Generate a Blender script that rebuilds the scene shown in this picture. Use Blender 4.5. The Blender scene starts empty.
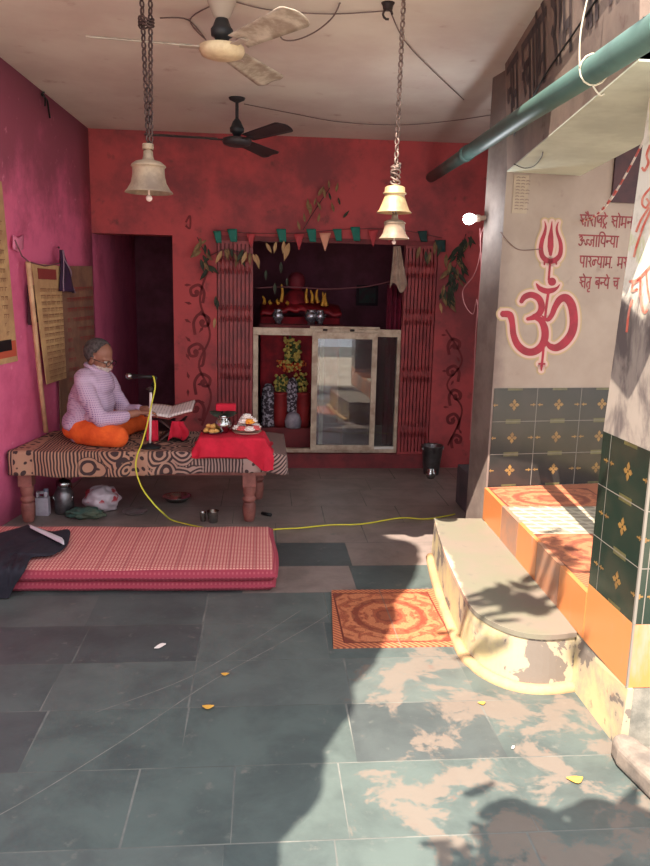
import bpy, bmesh, math, random
from mathutils import Vector, Matrix, noise as mnoise
random.seed(7)
V = Vector
C = bpy.context.scene.collection
sc = bpy.context.scene
PI = math.pi

# ------------------------------------------------------------------ camera
F, PITCH, ROLL, YAW, EYE = 746.76, 0.194548, 0.0228429, 0.0856931, V((0, 0, 1.6))
_fw = V((math.sin(YAW) * math.cos(PITCH), math.cos(YAW) * math.cos(PITCH), -math.sin(PITCH)))
_rt = V((math.cos(YAW), -math.sin(YAW), 0))
_up = _rt.cross(_fw)
_r2 = math.cos(ROLL) * _rt + math.sin(ROLL) * _up
_u2 = -math.sin(ROLL) * _rt + math.cos(ROLL) * _up
cam = bpy.data.objects.new('camera', bpy.data.cameras.new('camera'))
C.objects.link(cam)
cam.data.sensor_fit = 'VERTICAL'; cam.data.sensor_height = 36; cam.data.lens = F / 866 * 36
cam.data.clip_start = 0.05
cam.matrix_world = Matrix(((_r2.x, _u2.x, -_fw.x, EYE.x), (_r2.y, _u2.y, -_fw.y, EYE.y), (_r2.z, _u2.z, -_fw.z, EYE.z), (0, 0, 0, 1)))
sc.camera = cam

def ray(x, y): return _fw + _r2 * ((x - 325) / F) - _u2 * ((y - 433) / F)
def PZ(x, y, z):
    d = ray(x, y); return EYE + d * ((z - EYE.z) / d.z)
def PY(x, y, Y):
    d = ray(x, y); return EYE + d * (Y / d.y)
def PX(x, y, X):
    d = ray(x, y); return EYE + d * (X / d.x)
def PP(x, y, o, n):
    d = ray(x, y); return EYE + d * ((V(o) - EYE).dot(n) / d.dot(n))
def wall_x(Y, z): return -1.41 - max(0, 6.5 - Y) * (0.024 + (1 - z / 2.8) * 0.157)
def PW(x, y, off=0.0):
    X = -1.5
    for _ in range(30):
        q = PX(x, y, X); X = wall_x(q.y, q.z) + off
    return PX(x, y, X)

# ------------------------------------------------------------------ materials
def lin(c):
    return tuple(((v / 255) / 12.92 if v <= 10 else (((v / 255) + 0.055) / 1.055) ** 2.4) for v in c) + (1,)

class NT:
    def __init__(s, name):
        s.m = bpy.data.materials.new(name); s.m.use_nodes = True
        s.t = s.m.node_tree; s.n = s.t.nodes; s.l = s.t.links
        s.b = s.n['Principled BSDF']
    def new(s, k): return s.n.new(k)
    def put(s, v, sock):
        if isinstance(v, (int, float)): sock.default_value = v
        elif isinstance(v, tuple): sock.default_value = v
        else: s.l.new(v, sock)
    def math(s, op, a, b=0.0, c=None):
        n = s.new('ShaderNodeMath'); n.operation = op
        s.put(a, n.inputs[0]); s.put(b, n.inputs[1])
        if c is not None: s.put(c, n.inputs[2])
        return n.outputs[0]
    def co(s, kind='Object'):
        n = s.new('ShaderNodeTexCoord'); return n.outputs[kind]
    def xyz(s, v):
        n = s.new('ShaderNodeSeparateXYZ'); s.l.new(v, n.inputs[0]); return n.outputs
    def vec(s, x, y, z):
        n = s.new('ShaderNodeCombineXYZ'); s.put(x, n.inputs[0]); s.put(y, n.inputs[1]); s.put(z, n.inputs[2]); return n.outputs[0]
    def noise(s, v, scale, detail=5, rough=.6, dist=0):
        n = s.new('ShaderNodeTexNoise'); s.l.new(v, n.inputs['Vector']); n.inputs['Scale'].default_value = scale
        n.inputs['Detail'].default_value = detail; n.inputs['Roughness'].default_value = rough; n.inputs['Distortion'].default_value = dist
        return n.outputs['Fac']
    def step(s, v, a, b):
        n = s.new('ShaderNodeMapRange'); n.interpolation_type = 'SMOOTHSTEP'
        s.put(v, n.inputs[0]); n.inputs[1].default_value = a; n.inputs[2].default_value = b
        return n.outputs[0]
    def mix(s, f, a, b):
        n = s.new('ShaderNodeMix'); n.data_type = 'RGBA'
        s.put(f, n.inputs[0]); s.put(a, n.inputs[6]); s.put(b, n.inputs[7]); return n.outputs[2]
    def bump(s, h, strength, dist=.01):
        n = s.new('ShaderNodeBump'); n.inputs['Strength'].default_value = strength; n.inputs['Distance'].default_value = dist
        s.l.new(h, n.inputs['Height']); s.l.new(n.outputs[0], s.b.inputs['Normal'])
    def out(s, col, rough=.7, metal=0, spec=.5):
        s.put(col, s.b.inputs['Base Color']); s.put(rough, s.b.inputs['Roughness']); s.b.inputs['Metallic'].default_value = metal
        s.b.inputs['Specular IOR Level'].default_value = spec
        return s.m

def M(name, c1, c2=None, scale=6, rough=.7, metal=0, bump=0, a=.35, b=.65, spec=.4, detail=6, bscale=None, dist=0):
    n = NT(name); v = n.co()
    if c2 is None: col = lin(c1)
    else: col = n.mix(n.step(n.noise(v, scale, detail, .65, dist), a, b), lin(c1), lin(c2))
    if bump: n.bump(n.noise(v, bscale or scale * 6, 4), bump)
    return n.out(col, rough, metal, spec)

# ------------------------------------------------------------------ mesh helpers
def box(bm, x0, x1, y0, y1, z0, z1, mi=0):
    vs = [bm.verts.new((x, y, z)) for z in (z0, z1) for x, y in ((x0, y0), (x1, y0), (x1, y1), (x0, y1))]
    for q in ((3, 2, 1, 0), (4, 5, 6, 7), (0, 1, 5, 4), (1, 2, 6, 5), (2, 3, 7, 6), (3, 0, 4, 7)):
        f = bm.faces.new([vs[i] for i in q]); f.material_index = mi
    return vs
def hexa(bm, b, t, mi=0):
    vs = [bm.verts.new(p) for p in list(b) + list(t)]
    for q in ((3, 2, 1, 0), (4, 5, 6, 7), (0, 1, 5, 4), (1, 2, 6, 5), (2, 3, 7, 6), (3, 0, 4, 7)):
        f = bm.faces.new([vs[i] for i in q]); f.material_index = mi
def obox(bm, o, u, v, w, mi=0):            # corner + three edge vectors
    o, u, v, w = V(o), V(u), V(v), V(w)
    hexa(bm, (o, o + u, o + u + v, o + v), (o + w, o + u + w, o + u + v + w, o + v + w), mi)
def frames(pts):
    out = []; n = None
    for i, p in enumerate(pts):
        t = (pts[min(i + 1, len(pts) - 1)] - pts[max(i - 1, 0)])
        t = t.normalized() if t.length > 1e-9 else V((0, 0, 1))
        if n is None:
            n = t.orthogonal().normalized()
        else:
            n = (n - t * n.dot(t)); n = n.normalized() if n.length > 1e-6 else t.orthogonal().normalized()
        out.append((n, t.cross(n)))
    return out
def tube(bm, pts, r, seg=8, mi=0, cap=True):
    pts = [V(p) for p in pts]; rs = r if isinstance(r, (list, tuple)) else [r] * len(pts)
    rings = []
    for p, (n, b), rr in zip(pts, frames(pts), rs):
        rings.append([bm.verts.new(p + (n * math.cos(2 * PI * k / seg) + b * math.sin(2 * PI * k / seg)) * rr) for k in range(seg)])
    for a, c in zip(rings, rings[1:]):
        for k in range(seg):
            f = bm.faces.new((a[k], a[(k + 1) % seg], c[(k + 1) % seg], c[k])); f.material_index = mi; f.smooth = True
    if cap:
        bm.faces.new(rings[0][::-1]).material_index = mi; bm.faces.new(rings[-1]).material_index = mi
def lathe(bm, prof, c=(0, 0, 0), seg=24, mi=0, axis=None):
    c = V(c); rings = []
    ax = V(axis).normalized() if axis is not None else V((0, 0, 1))
    n = ax.orthogonal().normalized() if axis is not None else V((1, 0, 0)); b = ax.cross(n)
    for r, z in prof:
        rings.append([bm.verts.new(c + ax * z + (n * math.cos(2 * PI * k / seg) + b * math.sin(2 * PI * k / seg)) * max(r, .0004)) for k in range(seg)])
    for a, d in zip(rings, rings[1:]):
        for k in range(seg):
            f = bm.faces.new((a[k], a[(k + 1) % seg], d[(k + 1) % seg], d[k])); f.smooth = True; f.material_index = mi
    bm.faces.new(rings[0][::-1]).material_index = mi; bm.faces.new(rings[-1]).material_index = mi
def ell(bm, c, r, rot=None, seg=16, mi=0):
    c = V(c); r = (r, r, r) if isinstance(r, (int, float)) else r
    g = bmesh.ops.create_uvsphere(bm, u_segments=seg, v_segments=max(6, seg * 2 // 3), radius=1)
    for v in g['verts']:
        p = V((v.co.x * r[0], v.co.y * r[1], v.co.z * r[2]))
        if rot is not None: p = rot @ p
        v.co = c + p
        for f in v.link_faces: f.smooth = True; f.material_index = mi
def grid(bm, fn, nu, nv, mi=0):
    vs = [[bm.verts.new(fn(i / nu, j / nv)) for j in range(nv + 1)] for i in range(nu + 1)]
    for i in range(nu):
        for j in range(nv):
            f = bm.faces.new((vs[i][j], vs[i + 1][j], vs[i + 1][j + 1], vs[i][j + 1])); f.smooth = True; f.material_index = mi
    return vs
def ribbon(bm, pts, w, mp, mi=0, eps=0.0):
    """flat painted stroke: pts 2-D, w width or widths, mp maps (x, y, eps) to 3-D"""
    ws = w if isinstance(w, (list, tuple)) else [w] * len(pts)
    P2 = [V((p[0], p[1], 0)) for p in pts]; prev = None
    for i, p in enumerate(P2):
        t = P2[min(i + 1, len(P2) - 1)] - P2[max(i - 1, 0)]
        t = t.normalized() if t.length > 1e-9 else V((1, 0, 0)); n = V((-t.y, t.x, 0)) * ws[i] / 2
        q = p
        if i == 0: q = p - t * ws[i] * .25
        if i == len(P2) - 1: q = p + t * ws[i] * .25
        a, b = bm.verts.new(mp(q.x + n.x, q.y + n.y, eps)), bm.verts.new(mp(q.x - n.x, q.y - n.y, eps))
        if prev: bm.faces.new((prev[0], prev[1], b, a)).material_index = mi
        prev = (a, b)
def disc(bm, c, r, mp, mi=0, eps=0.0, seg=16, ry=None):
    bm.faces.new([bm.verts.new(mp(c[0] + r * math.cos(2 * PI * k / seg), c[1] + (ry or r) * math.sin(2 * PI * k / seg), eps)) for k in range(seg)]).material_index = mi
def smooth_line(pts, n=6):
    out = []; P = [V((*p, 0)) if len(p) == 2 else V(p) for p in pts]
    for i in range(len(P) - 1):
        p0, p1, p2, p3 = P[max(i - 1, 0)], P[i], P[i + 1], P[min(i + 2, len(P) - 1)]
        for k in range(n):
            t = k / n
            out.append(.5 * ((2 * p1) + (p2 - p0) * t + (2 * p0 - 5 * p1 + 4 * p2 - p3) * t * t + (3 * p1 - p0 - 3 * p2 + p3) * t ** 3))
    out.append(P[-1]); return out
def lerp(a, b, t): return a + (b - a) * t

ORG = {}
def thing(name, label, cat, loc, group=None, kind=None):
    o = bpy.data.objects.new(name, None); C.objects.link(o); o.location = V(loc); o.empty_display_size = .05
    ORG[o.name] = V(loc); o['label'] = label; o['category'] = cat
    if group: o['group'] = group
    if kind: o['kind'] = kind
    return o
def obj(name, bm, mats, parent=None, label=None, cat=None, group=None, kind=None, bevel=0, seg=2, solid=0, subsurf=0, org=None):
    if not isinstance(mats, (list, tuple)): mats = [mats]
    if parent is not None: o0 = ORG[parent.name]
    elif org is not None: o0 = V(org)
    elif kind == 'structure': o0 = V((0, 0, 0))
    else:
        xs = [v.co for v in bm.verts]
        o0 = V(((min(p.x for p in xs) + max(p.x for p in xs)) / 2, (min(p.y for p in xs) + max(p.y for p in xs)) / 2, min(p.z for p in xs)))
    for v in bm.verts: v.co -= o0
    bmesh.ops.recalc_face_normals(bm, faces=bm.faces) if kind != 'flat' else None
    me = bpy.data.meshes.new(name); bm.to_mesh(me); bm.free()
    for m in mats: me.materials.append(m)
    o = bpy.data.objects.new(name, me); C.objects.link(o)
    ORG[o.name] = o0
    if parent is not None: o.parent = parent
    else: o.location = o0
    if label: o['label'] = label
    if cat: o['category'] = cat
    if group: o['group'] = group
    if kind and kind != 'flat': o['kind'] = kind
    if solid:
        m = o.modifiers.new('solid', 'SOLIDIFY'); m.thickness = solid; m.offset = 0
    if bevel:
        m = o.modifiers.new('bevel', 'BEVEL'); m.width = bevel; m.segments = seg; m.limit_method = 'ANGLE'
    if subsurf:
        m = o.modifiers.new('sub', 'SUBSURF'); m.levels = subsurf; m.render_levels = subsurf
    return o
def copy_thing(o, loc, label=None):
    c = o.copy(); C.objects.link(c); c.location = V(loc)
    if label: c['label'] = label
    for ch in o.children:
        d = ch.copy(); C.objects.link(d); d.parent = c
        for g in ch.children:
            e = g.copy(); C.objects.link(e); e.parent = d
    return c
B = bmesh.new

# ------------------------------------------------------------------ palette
WHITE = M('whitewash', (196, 182, 168), (150, 130, 120), 3, .85, bump=.15)
m_red = NT('red_wall_paint'); _v = m_red.co(); _n1 = m_red.noise(_v, 1.6, 6, .65); _n2 = m_red.noise(_v, 9, 5)
_c = m_red.mix(m_red.step(_n1, .4, .64), lin((184, 74, 76)), lin((132, 60, 64)))
_c = m_red.mix(m_red.step(_n2, .58, .8), _c, lin((112, 58, 60)))
m_red.bump(_n2, .12); RED = m_red.out(_c, .8)
REDDARK = M('dark_red_paint', (128, 46, 50), (100, 40, 44), 5, .7)
MOTIF = M('maroon_motif_paint', (106, 36, 40), (124, 46, 48), 8, .8)
m_pk = NT('pink_wall_paint'); _v = m_pk.co(); _x = m_pk.xyz(_v)
_n1 = m_pk.noise(_v, 2.2, 7, .7); _n2 = m_pk.noise(_v, 12, 5)
_top = m_pk.step(m_pk.math('ADD', _x[2], m_pk.math('MULTIPLY', _n1, 1.6)), 2.55, 3.35)   # mottled dirt and dimmer light near the ceiling, painted in
_c = m_pk.mix(m_pk.step(_n1, .4, .75), lin((224, 104, 142)), lin((200, 84, 122)))
_c = m_pk.mix(_top, _c, lin((150, 72, 92)))
_c = m_pk.mix(m_pk.step(_n2, .62, .8), _c, lin((232, 140, 165)))
m_pk.bump(_n2, .15); PINK = m_pk.out(_c, .85)
m_ce = NT('ceiling_limewash'); _v = m_ce.co(); _n1 = m_ce.noise(_v, 1.1, 6, .6); _n2 = m_ce.noise(_v, 5, 6)
_c = m_ce.mix(m_ce.step(_n1, .35, .7), lin((218, 208, 196)), lin((200, 182, 172)))
_c = m_ce.mix(m_ce.step(_n2, .6, .78), _c, lin((176, 146, 136)))
CEIL = m_ce.out(_c, .9)
STONE = []
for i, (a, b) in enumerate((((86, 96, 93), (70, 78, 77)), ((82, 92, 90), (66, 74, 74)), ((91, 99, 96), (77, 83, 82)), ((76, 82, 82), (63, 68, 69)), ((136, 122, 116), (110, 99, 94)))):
    n = NT('kota_stone'); v = n.co(); x = n.xyz(v)
    n1 = n.noise(v, 3.5, 7, .65, .3); n2 = n.noise(v, 14, 5)
    c = n.mix(n.step(n1, .35, .7), lin(a), lin(b))
    c = n.mix(n.step(n2, .6, .75), c, lin((104, 105, 100)))
    # worn cement patches on the slabs by the step, with edges of their own
    reg = n.step(n.math('SUBTRACT', x[0], n.math('MULTIPLY', x[1], .10)), -.02, .32)
    reg = n.math('MULTIPLY', reg, n.step(x[1], 3.25, 2.75))
    pat = n.step(n.math('ADD', n.noise(v, 4.2, 8, .68, .4), n.math('MULTIPLY', reg, .09)), .565, .63)
    pat = n.math('MULTIPLY', pat, n.step(reg, .05, .3))
    c = n.mix(n.math('MULTIPLY', pat, .75), c, lin((116, 102, 92)))
    c = n.mix(n.math('MULTIPLY', n.math('MULTIPLY', pat, n.step(n.noise(v, 9, 3), .63, .72)), .6), c, lin((110, 80, 72)))
    n.bump(n2, .1); STONE.append(n.out(c, n.mix(pat, (.42,) * 3 + (1,), (.85,) * 3 + (1,)), 0, .4))
JOINT = M('cement_joint', (134, 132, 126), (112, 112, 106), 10, .9)
JOINTD = M('dirty_joint', (122, 122, 116), (90, 92, 90), 3, .9)
WOOD = M('worn_red_wood', (150, 92, 82), (112, 64, 58), 7, .6, bump=.1)
CREAM = M('cream_metal', (206, 186, 164), (166, 140, 120), 9, .5)
STEEL = M('steel', (190, 188, 186), (150, 148, 146), 10, .22, 1)
STEELD = M('dull_steel', (130, 126, 128), (100, 96, 98), 10, .4, .9)
BLACK = M('black_plastic', (22, 20, 22), None, rough=.5)
DARKIRON = M('dark_iron', (48, 42, 44), (74, 58, 54), 20, .6, .5)
BRASS = M('old_brass', (206, 178, 132), (150, 126, 98), 8, .5, .35)
BRASSD = M('dusty_brass', (160, 138, 116), (122, 102, 88), 8, .6, .25)
YELLOWCABLE = M('yellow_cable', (206, 198, 60), None, rough=.5)
GREYPLASTER = M('grey_plaster', (146, 128, 126), (118, 100, 98), 4, .85, bump=.2)

# ------------------------------------------------------------------ floor
rows = [-4, -2.5, -1.2, .2, .9, 1.5, 1.915, 2.275, 2.64, 3.0, 3.36, 3.72, 4.1, 4.5, 4.9, 5.3, 5.75, 6.1, 6.6, 8.6]
def joints(i, y):
    if 1.9 < y < 2.2: return [-.86, -.4, -.085, .265, .84]
    if 1.4 < y < 1.9: return [-.75, -.1, .22, .8]
    if 2.2 < y < 3.7: return [-.83 + .03 * (i % 2), -.275, .3 + .03 * (i % 3), .86]
    random.seed(i * 13 + 5); o = random.uniform(-.3, .3)
    return [o - .6 * 3 + .58 * k + random.uniform(-.05, .05) for k in range(7)]
bm = B(); box(bm, -9, 9, -7, 9, -.12, -.0008, 5)
for i in range(len(rows) - 1):
    y0, y1 = rows[i], rows[i + 1]
    xs = [-7] + sorted(j for j in joints(i, y0 + .01)) + [7]
    if xs[1] > -2: xs[1:1] = [-4.5, -3.2, -2.4, -1.45 if i % 2 else -1.6]
    if xs[-2] < 2: xs[-1:-1] = [x for x in (1.42, 2.1, 3, 4.2) if x > xs[-2] + .2]
    xs = sorted(xs); xs = [x_ for q_, x_ in enumerate(xs) if q_ == 0 or x_ - xs[q_ - 1] > .14 or x_ == 7]
    for k in range(len(xs) - 1):
        g = .002 if y0 > 2.2 else .0024
        sk = random.uniform(-.006, .006)
        mi = random.choice((0, 0, 1, 1, 2, 2, 3) if y0 > 2 else (0, 0, 1, 2))
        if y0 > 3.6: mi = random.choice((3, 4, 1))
        if y0 > 4.4: mi = 4  # paler stone, reflected light on the back floor put into its colour
        if y1 < 1.3: mi = 7  # unseen ground outside, paled to bounce light into the room
        vs = [bm.verts.new((xs[k] + g, y0 + g, 0)), bm.verts.new((xs[k + 1] - g + sk, y0 + g, 0)), bm.verts.new((xs[k + 1] - g, y1 - g, 0)), bm.verts.new((xs[k] + g + sk, y1 - g, 0))]
        bm.faces.new(vs).material_index = mi
flat = lambda x, y, e: V((x, y, e))
for pts in ([(-.95, 1.98), (-.787, 2.073), (-.5, 2.42), (-.2, 2.83), (.06, 3.12), (.314, 3.419), (.42, 3.6)], [(-.62, 2.62), (-.3, 2.86), (-.02, 3.2), (.2, 3.5)]):
    ribbon(bm, [p[:2] for p in smooth_line(pts)], .004, flat, 6, .0012)
obj('floor', bm, STONE + [JOINTD, JOINT, M('pale_yard_paving', (196, 184, 166), (172, 160, 144), 2, .9)], kind='structure')

# ------------------------------------------------------------------ walls
bm = B()      # pink side wall, slightly out of true as in the old building
def lw(i, j):
    Y = lerp(2.3, 6.5, i); z = 2.8 * j
    return V((wall_x(Y, z), Y, z))
grid(bm, lw, 12, 8)
ret = bmesh.ops.extrude_face_region(bm, geom=list(bm.faces))
for v in ret['geom']:
    if isinstance(v, bmesh.types.BMVert): v.co.x -= .2
obj('wall_left', bm, PINK, kind='structure')
bm = B(); box(bm, -1.61, -1.41, 6.5, 8.6, 0, 2.8); obj('wall_passage', bm, PINK, kind='structure')
bm = B()
Yb, Yf = 6.7, 6.5
box(bm, -1.41, 3.2, Yf, Yb, 1.985, 2.8)
box(bm, -.755, -.39, Yf, Yb, 0, 1.985)
box(bm, 1.5, 3.2, Yf, Yb, 0, 1.985)
box(bm, -.39, 1.5, Yf - .03, Yb, 0, .125, 1)
box(bm, -.39, 1.5, Yf - .02, Yf, 1.955, 1.995, 1)
# painted floral scrolls
mpB = lambda x, y, e: PY(x, y, Yf) + V((0, -.003 - e, 0))
def scroll(pts, w): ribbon(bm, [p[:2] for p in smooth_line(pts, 7)], w, mpB, 2)
def curl(cx, cy, r, s):
    scroll([(cx + s * r, cy + r * 1.5), (cx + s * r * 1.15, cy), (cx + s * r * .4, cy - r), (cx - s * r * .7, cy - r * .5), (cx - s * r * .6, cy + r * .4), (cx + s * r * .1, cy + r * .45), (cx + s * r * .3, cy)], 3.0)
    disc(bm, (cx + s * .1 * r, cy), r * .35, mpB, 2, .0003)
def leafp(cx, cy, l, a):
    ca, sa = math.cos(a), math.sin(a)
    pts = [(-l, 0), (-.3 * l, .38 * l), (l, 0), (-.3 * l, -.38 * l)]
    bm.faces.new([bm.verts.new(mpB(cx + p[0] * ca - p[1] * sa, cy + p[0] * sa + p[1] * ca, .0002)) for p in pts]).material_index = 2
for (cx, cy, r, s) in ((196, 292, 7, 1), (203, 322, 8, -1), (195, 352, 8, 1), (204, 382, 8, -1), (196, 408, 7, 1), (455, 345, 6, -1), (452, 372, 6, 1), (456, 396, 6, -1), (452, 420, 6, 1), (457, 440, 5, -1)): curl(cx, cy, r, s)
scroll([(208, 270), (200, 300), (210, 335), (199, 365), (211, 395), (202, 425)], 2.2)
scroll([(446, 330), (462, 360), (447, 385), (462, 410), (448, 445)], 1.8)
for k in range(16): leafp(188 + (k * 13) % 26, 285 + k * 9, 4, k * 1.7)
for k in range(9): leafp(444 + (k * 7) % 20, 335 + k * 12, 3.2, k * 2.1)
scroll([(186, 222), (190, 216), (190, 228), (186, 226)], 2)
obj('wall_back', bm, [RED, REDDARK, MOTIF], kind='structure')
DARKWALL = M('dark_maroon_wall', (128, 66, 84), (104, 54, 66), 3, .85)
bm = B()     # shrine chamber and passage behind the back wall
box(bm, -1.6, 2.2, 8.6, 8.75, 0, 2.8); box(bm, 1.9, 2.05, 6.7, 8.6, 0, 2.8); box(bm, -.62, -.5, 6.7, 8.6, 0, 2.8)
obj('wall_shrine', bm, DARKWALL, kind='structure')
bm = B(); box(bm, -2.5, 1.42, 2.95, 8.8, 2.8, 2.95); box(bm, 1.42, 3.4, 2.95, 8.8, 2.8, 2.95); obj('ceiling', bm, CEIL, kind='structure')  # second slab is unseen, added over the right bay to shade the om wall
bm = B(); box(bm, 3.2, 3.35, 5.6, 6.7, 0, 2.8); obj('wall_right', bm, RED, kind='structure')

# wall with the painted om: starts at the pier and runs away to the open side
WU = V((1, .13, 0)).normalized(); WN = V((.13, -1, 0)).normalized(); WO = V((1.35, 4.27, 0)); WZ = V((0, 0, 1))
m_w = NT('om_wall_limewash'); v = m_w.co(); x = m_w.xyz(v); n1 = m_w.noise(v, 2.2, 6, .6); n2 = m_w.noise(v, 7, 6)
c = m_w.mix(m_w.step(n1, .35, .7), lin((160, 143, 130)), lin((144, 126, 114)))
c = m_w.mix(m_w.step(n2, .6, .8), c, lin((122, 102, 94)))
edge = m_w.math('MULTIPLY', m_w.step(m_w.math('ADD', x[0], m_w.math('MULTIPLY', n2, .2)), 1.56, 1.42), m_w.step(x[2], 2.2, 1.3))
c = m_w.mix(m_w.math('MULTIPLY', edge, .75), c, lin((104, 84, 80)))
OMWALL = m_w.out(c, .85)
GREYP = M('pier_grey', (126, 112, 104), (104, 90, 84), 4, .8, bump=.15)
bm = B()
obox(bm, WO, WU * 2.6, -WN * .27, WZ * 2.95, 0)
for f in bm.faces:
    f.material_index = 0
    if f.calc_center_median().dot(WU) < WO.dot(WU) + .01: f.material_index = 1
OMRED = M('om_red_paint', (152, 38, 54), (130, 34, 46), 12, .7)
HALO = M('pale_halo_paint', (190, 156, 146), None, rough=.8)
YEL = M('faded_yellow_paint', (168, 144, 108), None, rough=.8)
def omm(cx, cy, e): return PP(490 + cx / 4.81, 210 + cy / 4.81, WO, WN) + WN * (.0015 + e)
S = []
S.append(([(297, 55), (294, 90), (291, 130), (290, 175), (290, 215)], [3, 12, 26, 30, 14]))
S.append(([(262, 55), (267, 80), (262, 110), (250, 145), (244, 185), (250, 220), (268, 240), (290, 248)], [3, 10, 16, 20, 22, 24, 26, 24]))
S.append(([(328, 58), (320, 85), (324, 115), (336, 150), (340, 185), (334, 218), (314, 240), (290, 248)], [3, 10, 14, 18, 20, 22, 26, 24]))
S.append(([(289, 240), (285, 290), (281, 335)], [11, 11, 11]))
S.append(([(262, 245), (260, 262)], [10, 8])); S.append(([(316, 245), (318, 260)], [10, 8]))
S.append(([(222, 355), (240, 378), (270, 390), (300, 386), (322, 374), (334, 358)], [6, 24, 28, 24, 12, 3]))
S.append(([(280, 395), (273, 440), (266, 500), (262, 530)], [14, 13, 12, 10]))
S.append(([(150, 440), (166, 418), (198, 408), (232, 424), (247, 458), (240, 492), (214, 514), (180, 524)], [20, 28, 30, 32, 32, 30, 28, 16]))
S.append(([(212, 512), (244, 532), (262, 572), (262, 618), (244, 658), (208, 682), (168, 678), (132, 648), (112, 600), (106, 545), (94, 505), (62, 500)], [26, 30, 36, 36, 36, 36, 36, 34, 30, 28, 34, 30]))
S.append(([(250, 510), (275, 528), (296, 505), (312, 466), (336, 430), (366, 424), (392, 460), (402, 530), (392, 590), (358, 638), (318, 662), (286, 654), (270, 632)], [8, 20, 24, 28, 34, 40, 42, 40, 40, 40, 36, 28, 14]))
S.append(([(258, 640), (254, 690), (248, 745)], [12, 12, 11])); S.append(([(234, 740), (262, 740)], [8, 8])); S.append(([(247, 750), (245, 772)], [14, 5]))
for add, mi, e in ((38, 3, 0), (24, 2, .0006), (0, 1, .0013)):
    for pts, ws in S:
        p2 = [q[:2] for q in smooth_line(pts, 5)]
        w2 = [lerp(ws[min(int(t), len(ws) - 1)], ws[min(int(t) + 1, len(ws) - 1)], t - int(t)) + add for t in [k / 5 for k in range(len(p2))]]
        ribbon(bm, p2, w2, omm, mi + 1, e + .00003 * S.index((pts, ws)))
        for q, ww in ((p2[0], w2[0]), (p2[-1], w2[-1])): disc(bm, q, ww / 2, omm, mi + 1, e + .0005)
    disc(bm, (297, 345), 20 + add / 2, omm, mi + 1, e + .0004)
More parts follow.
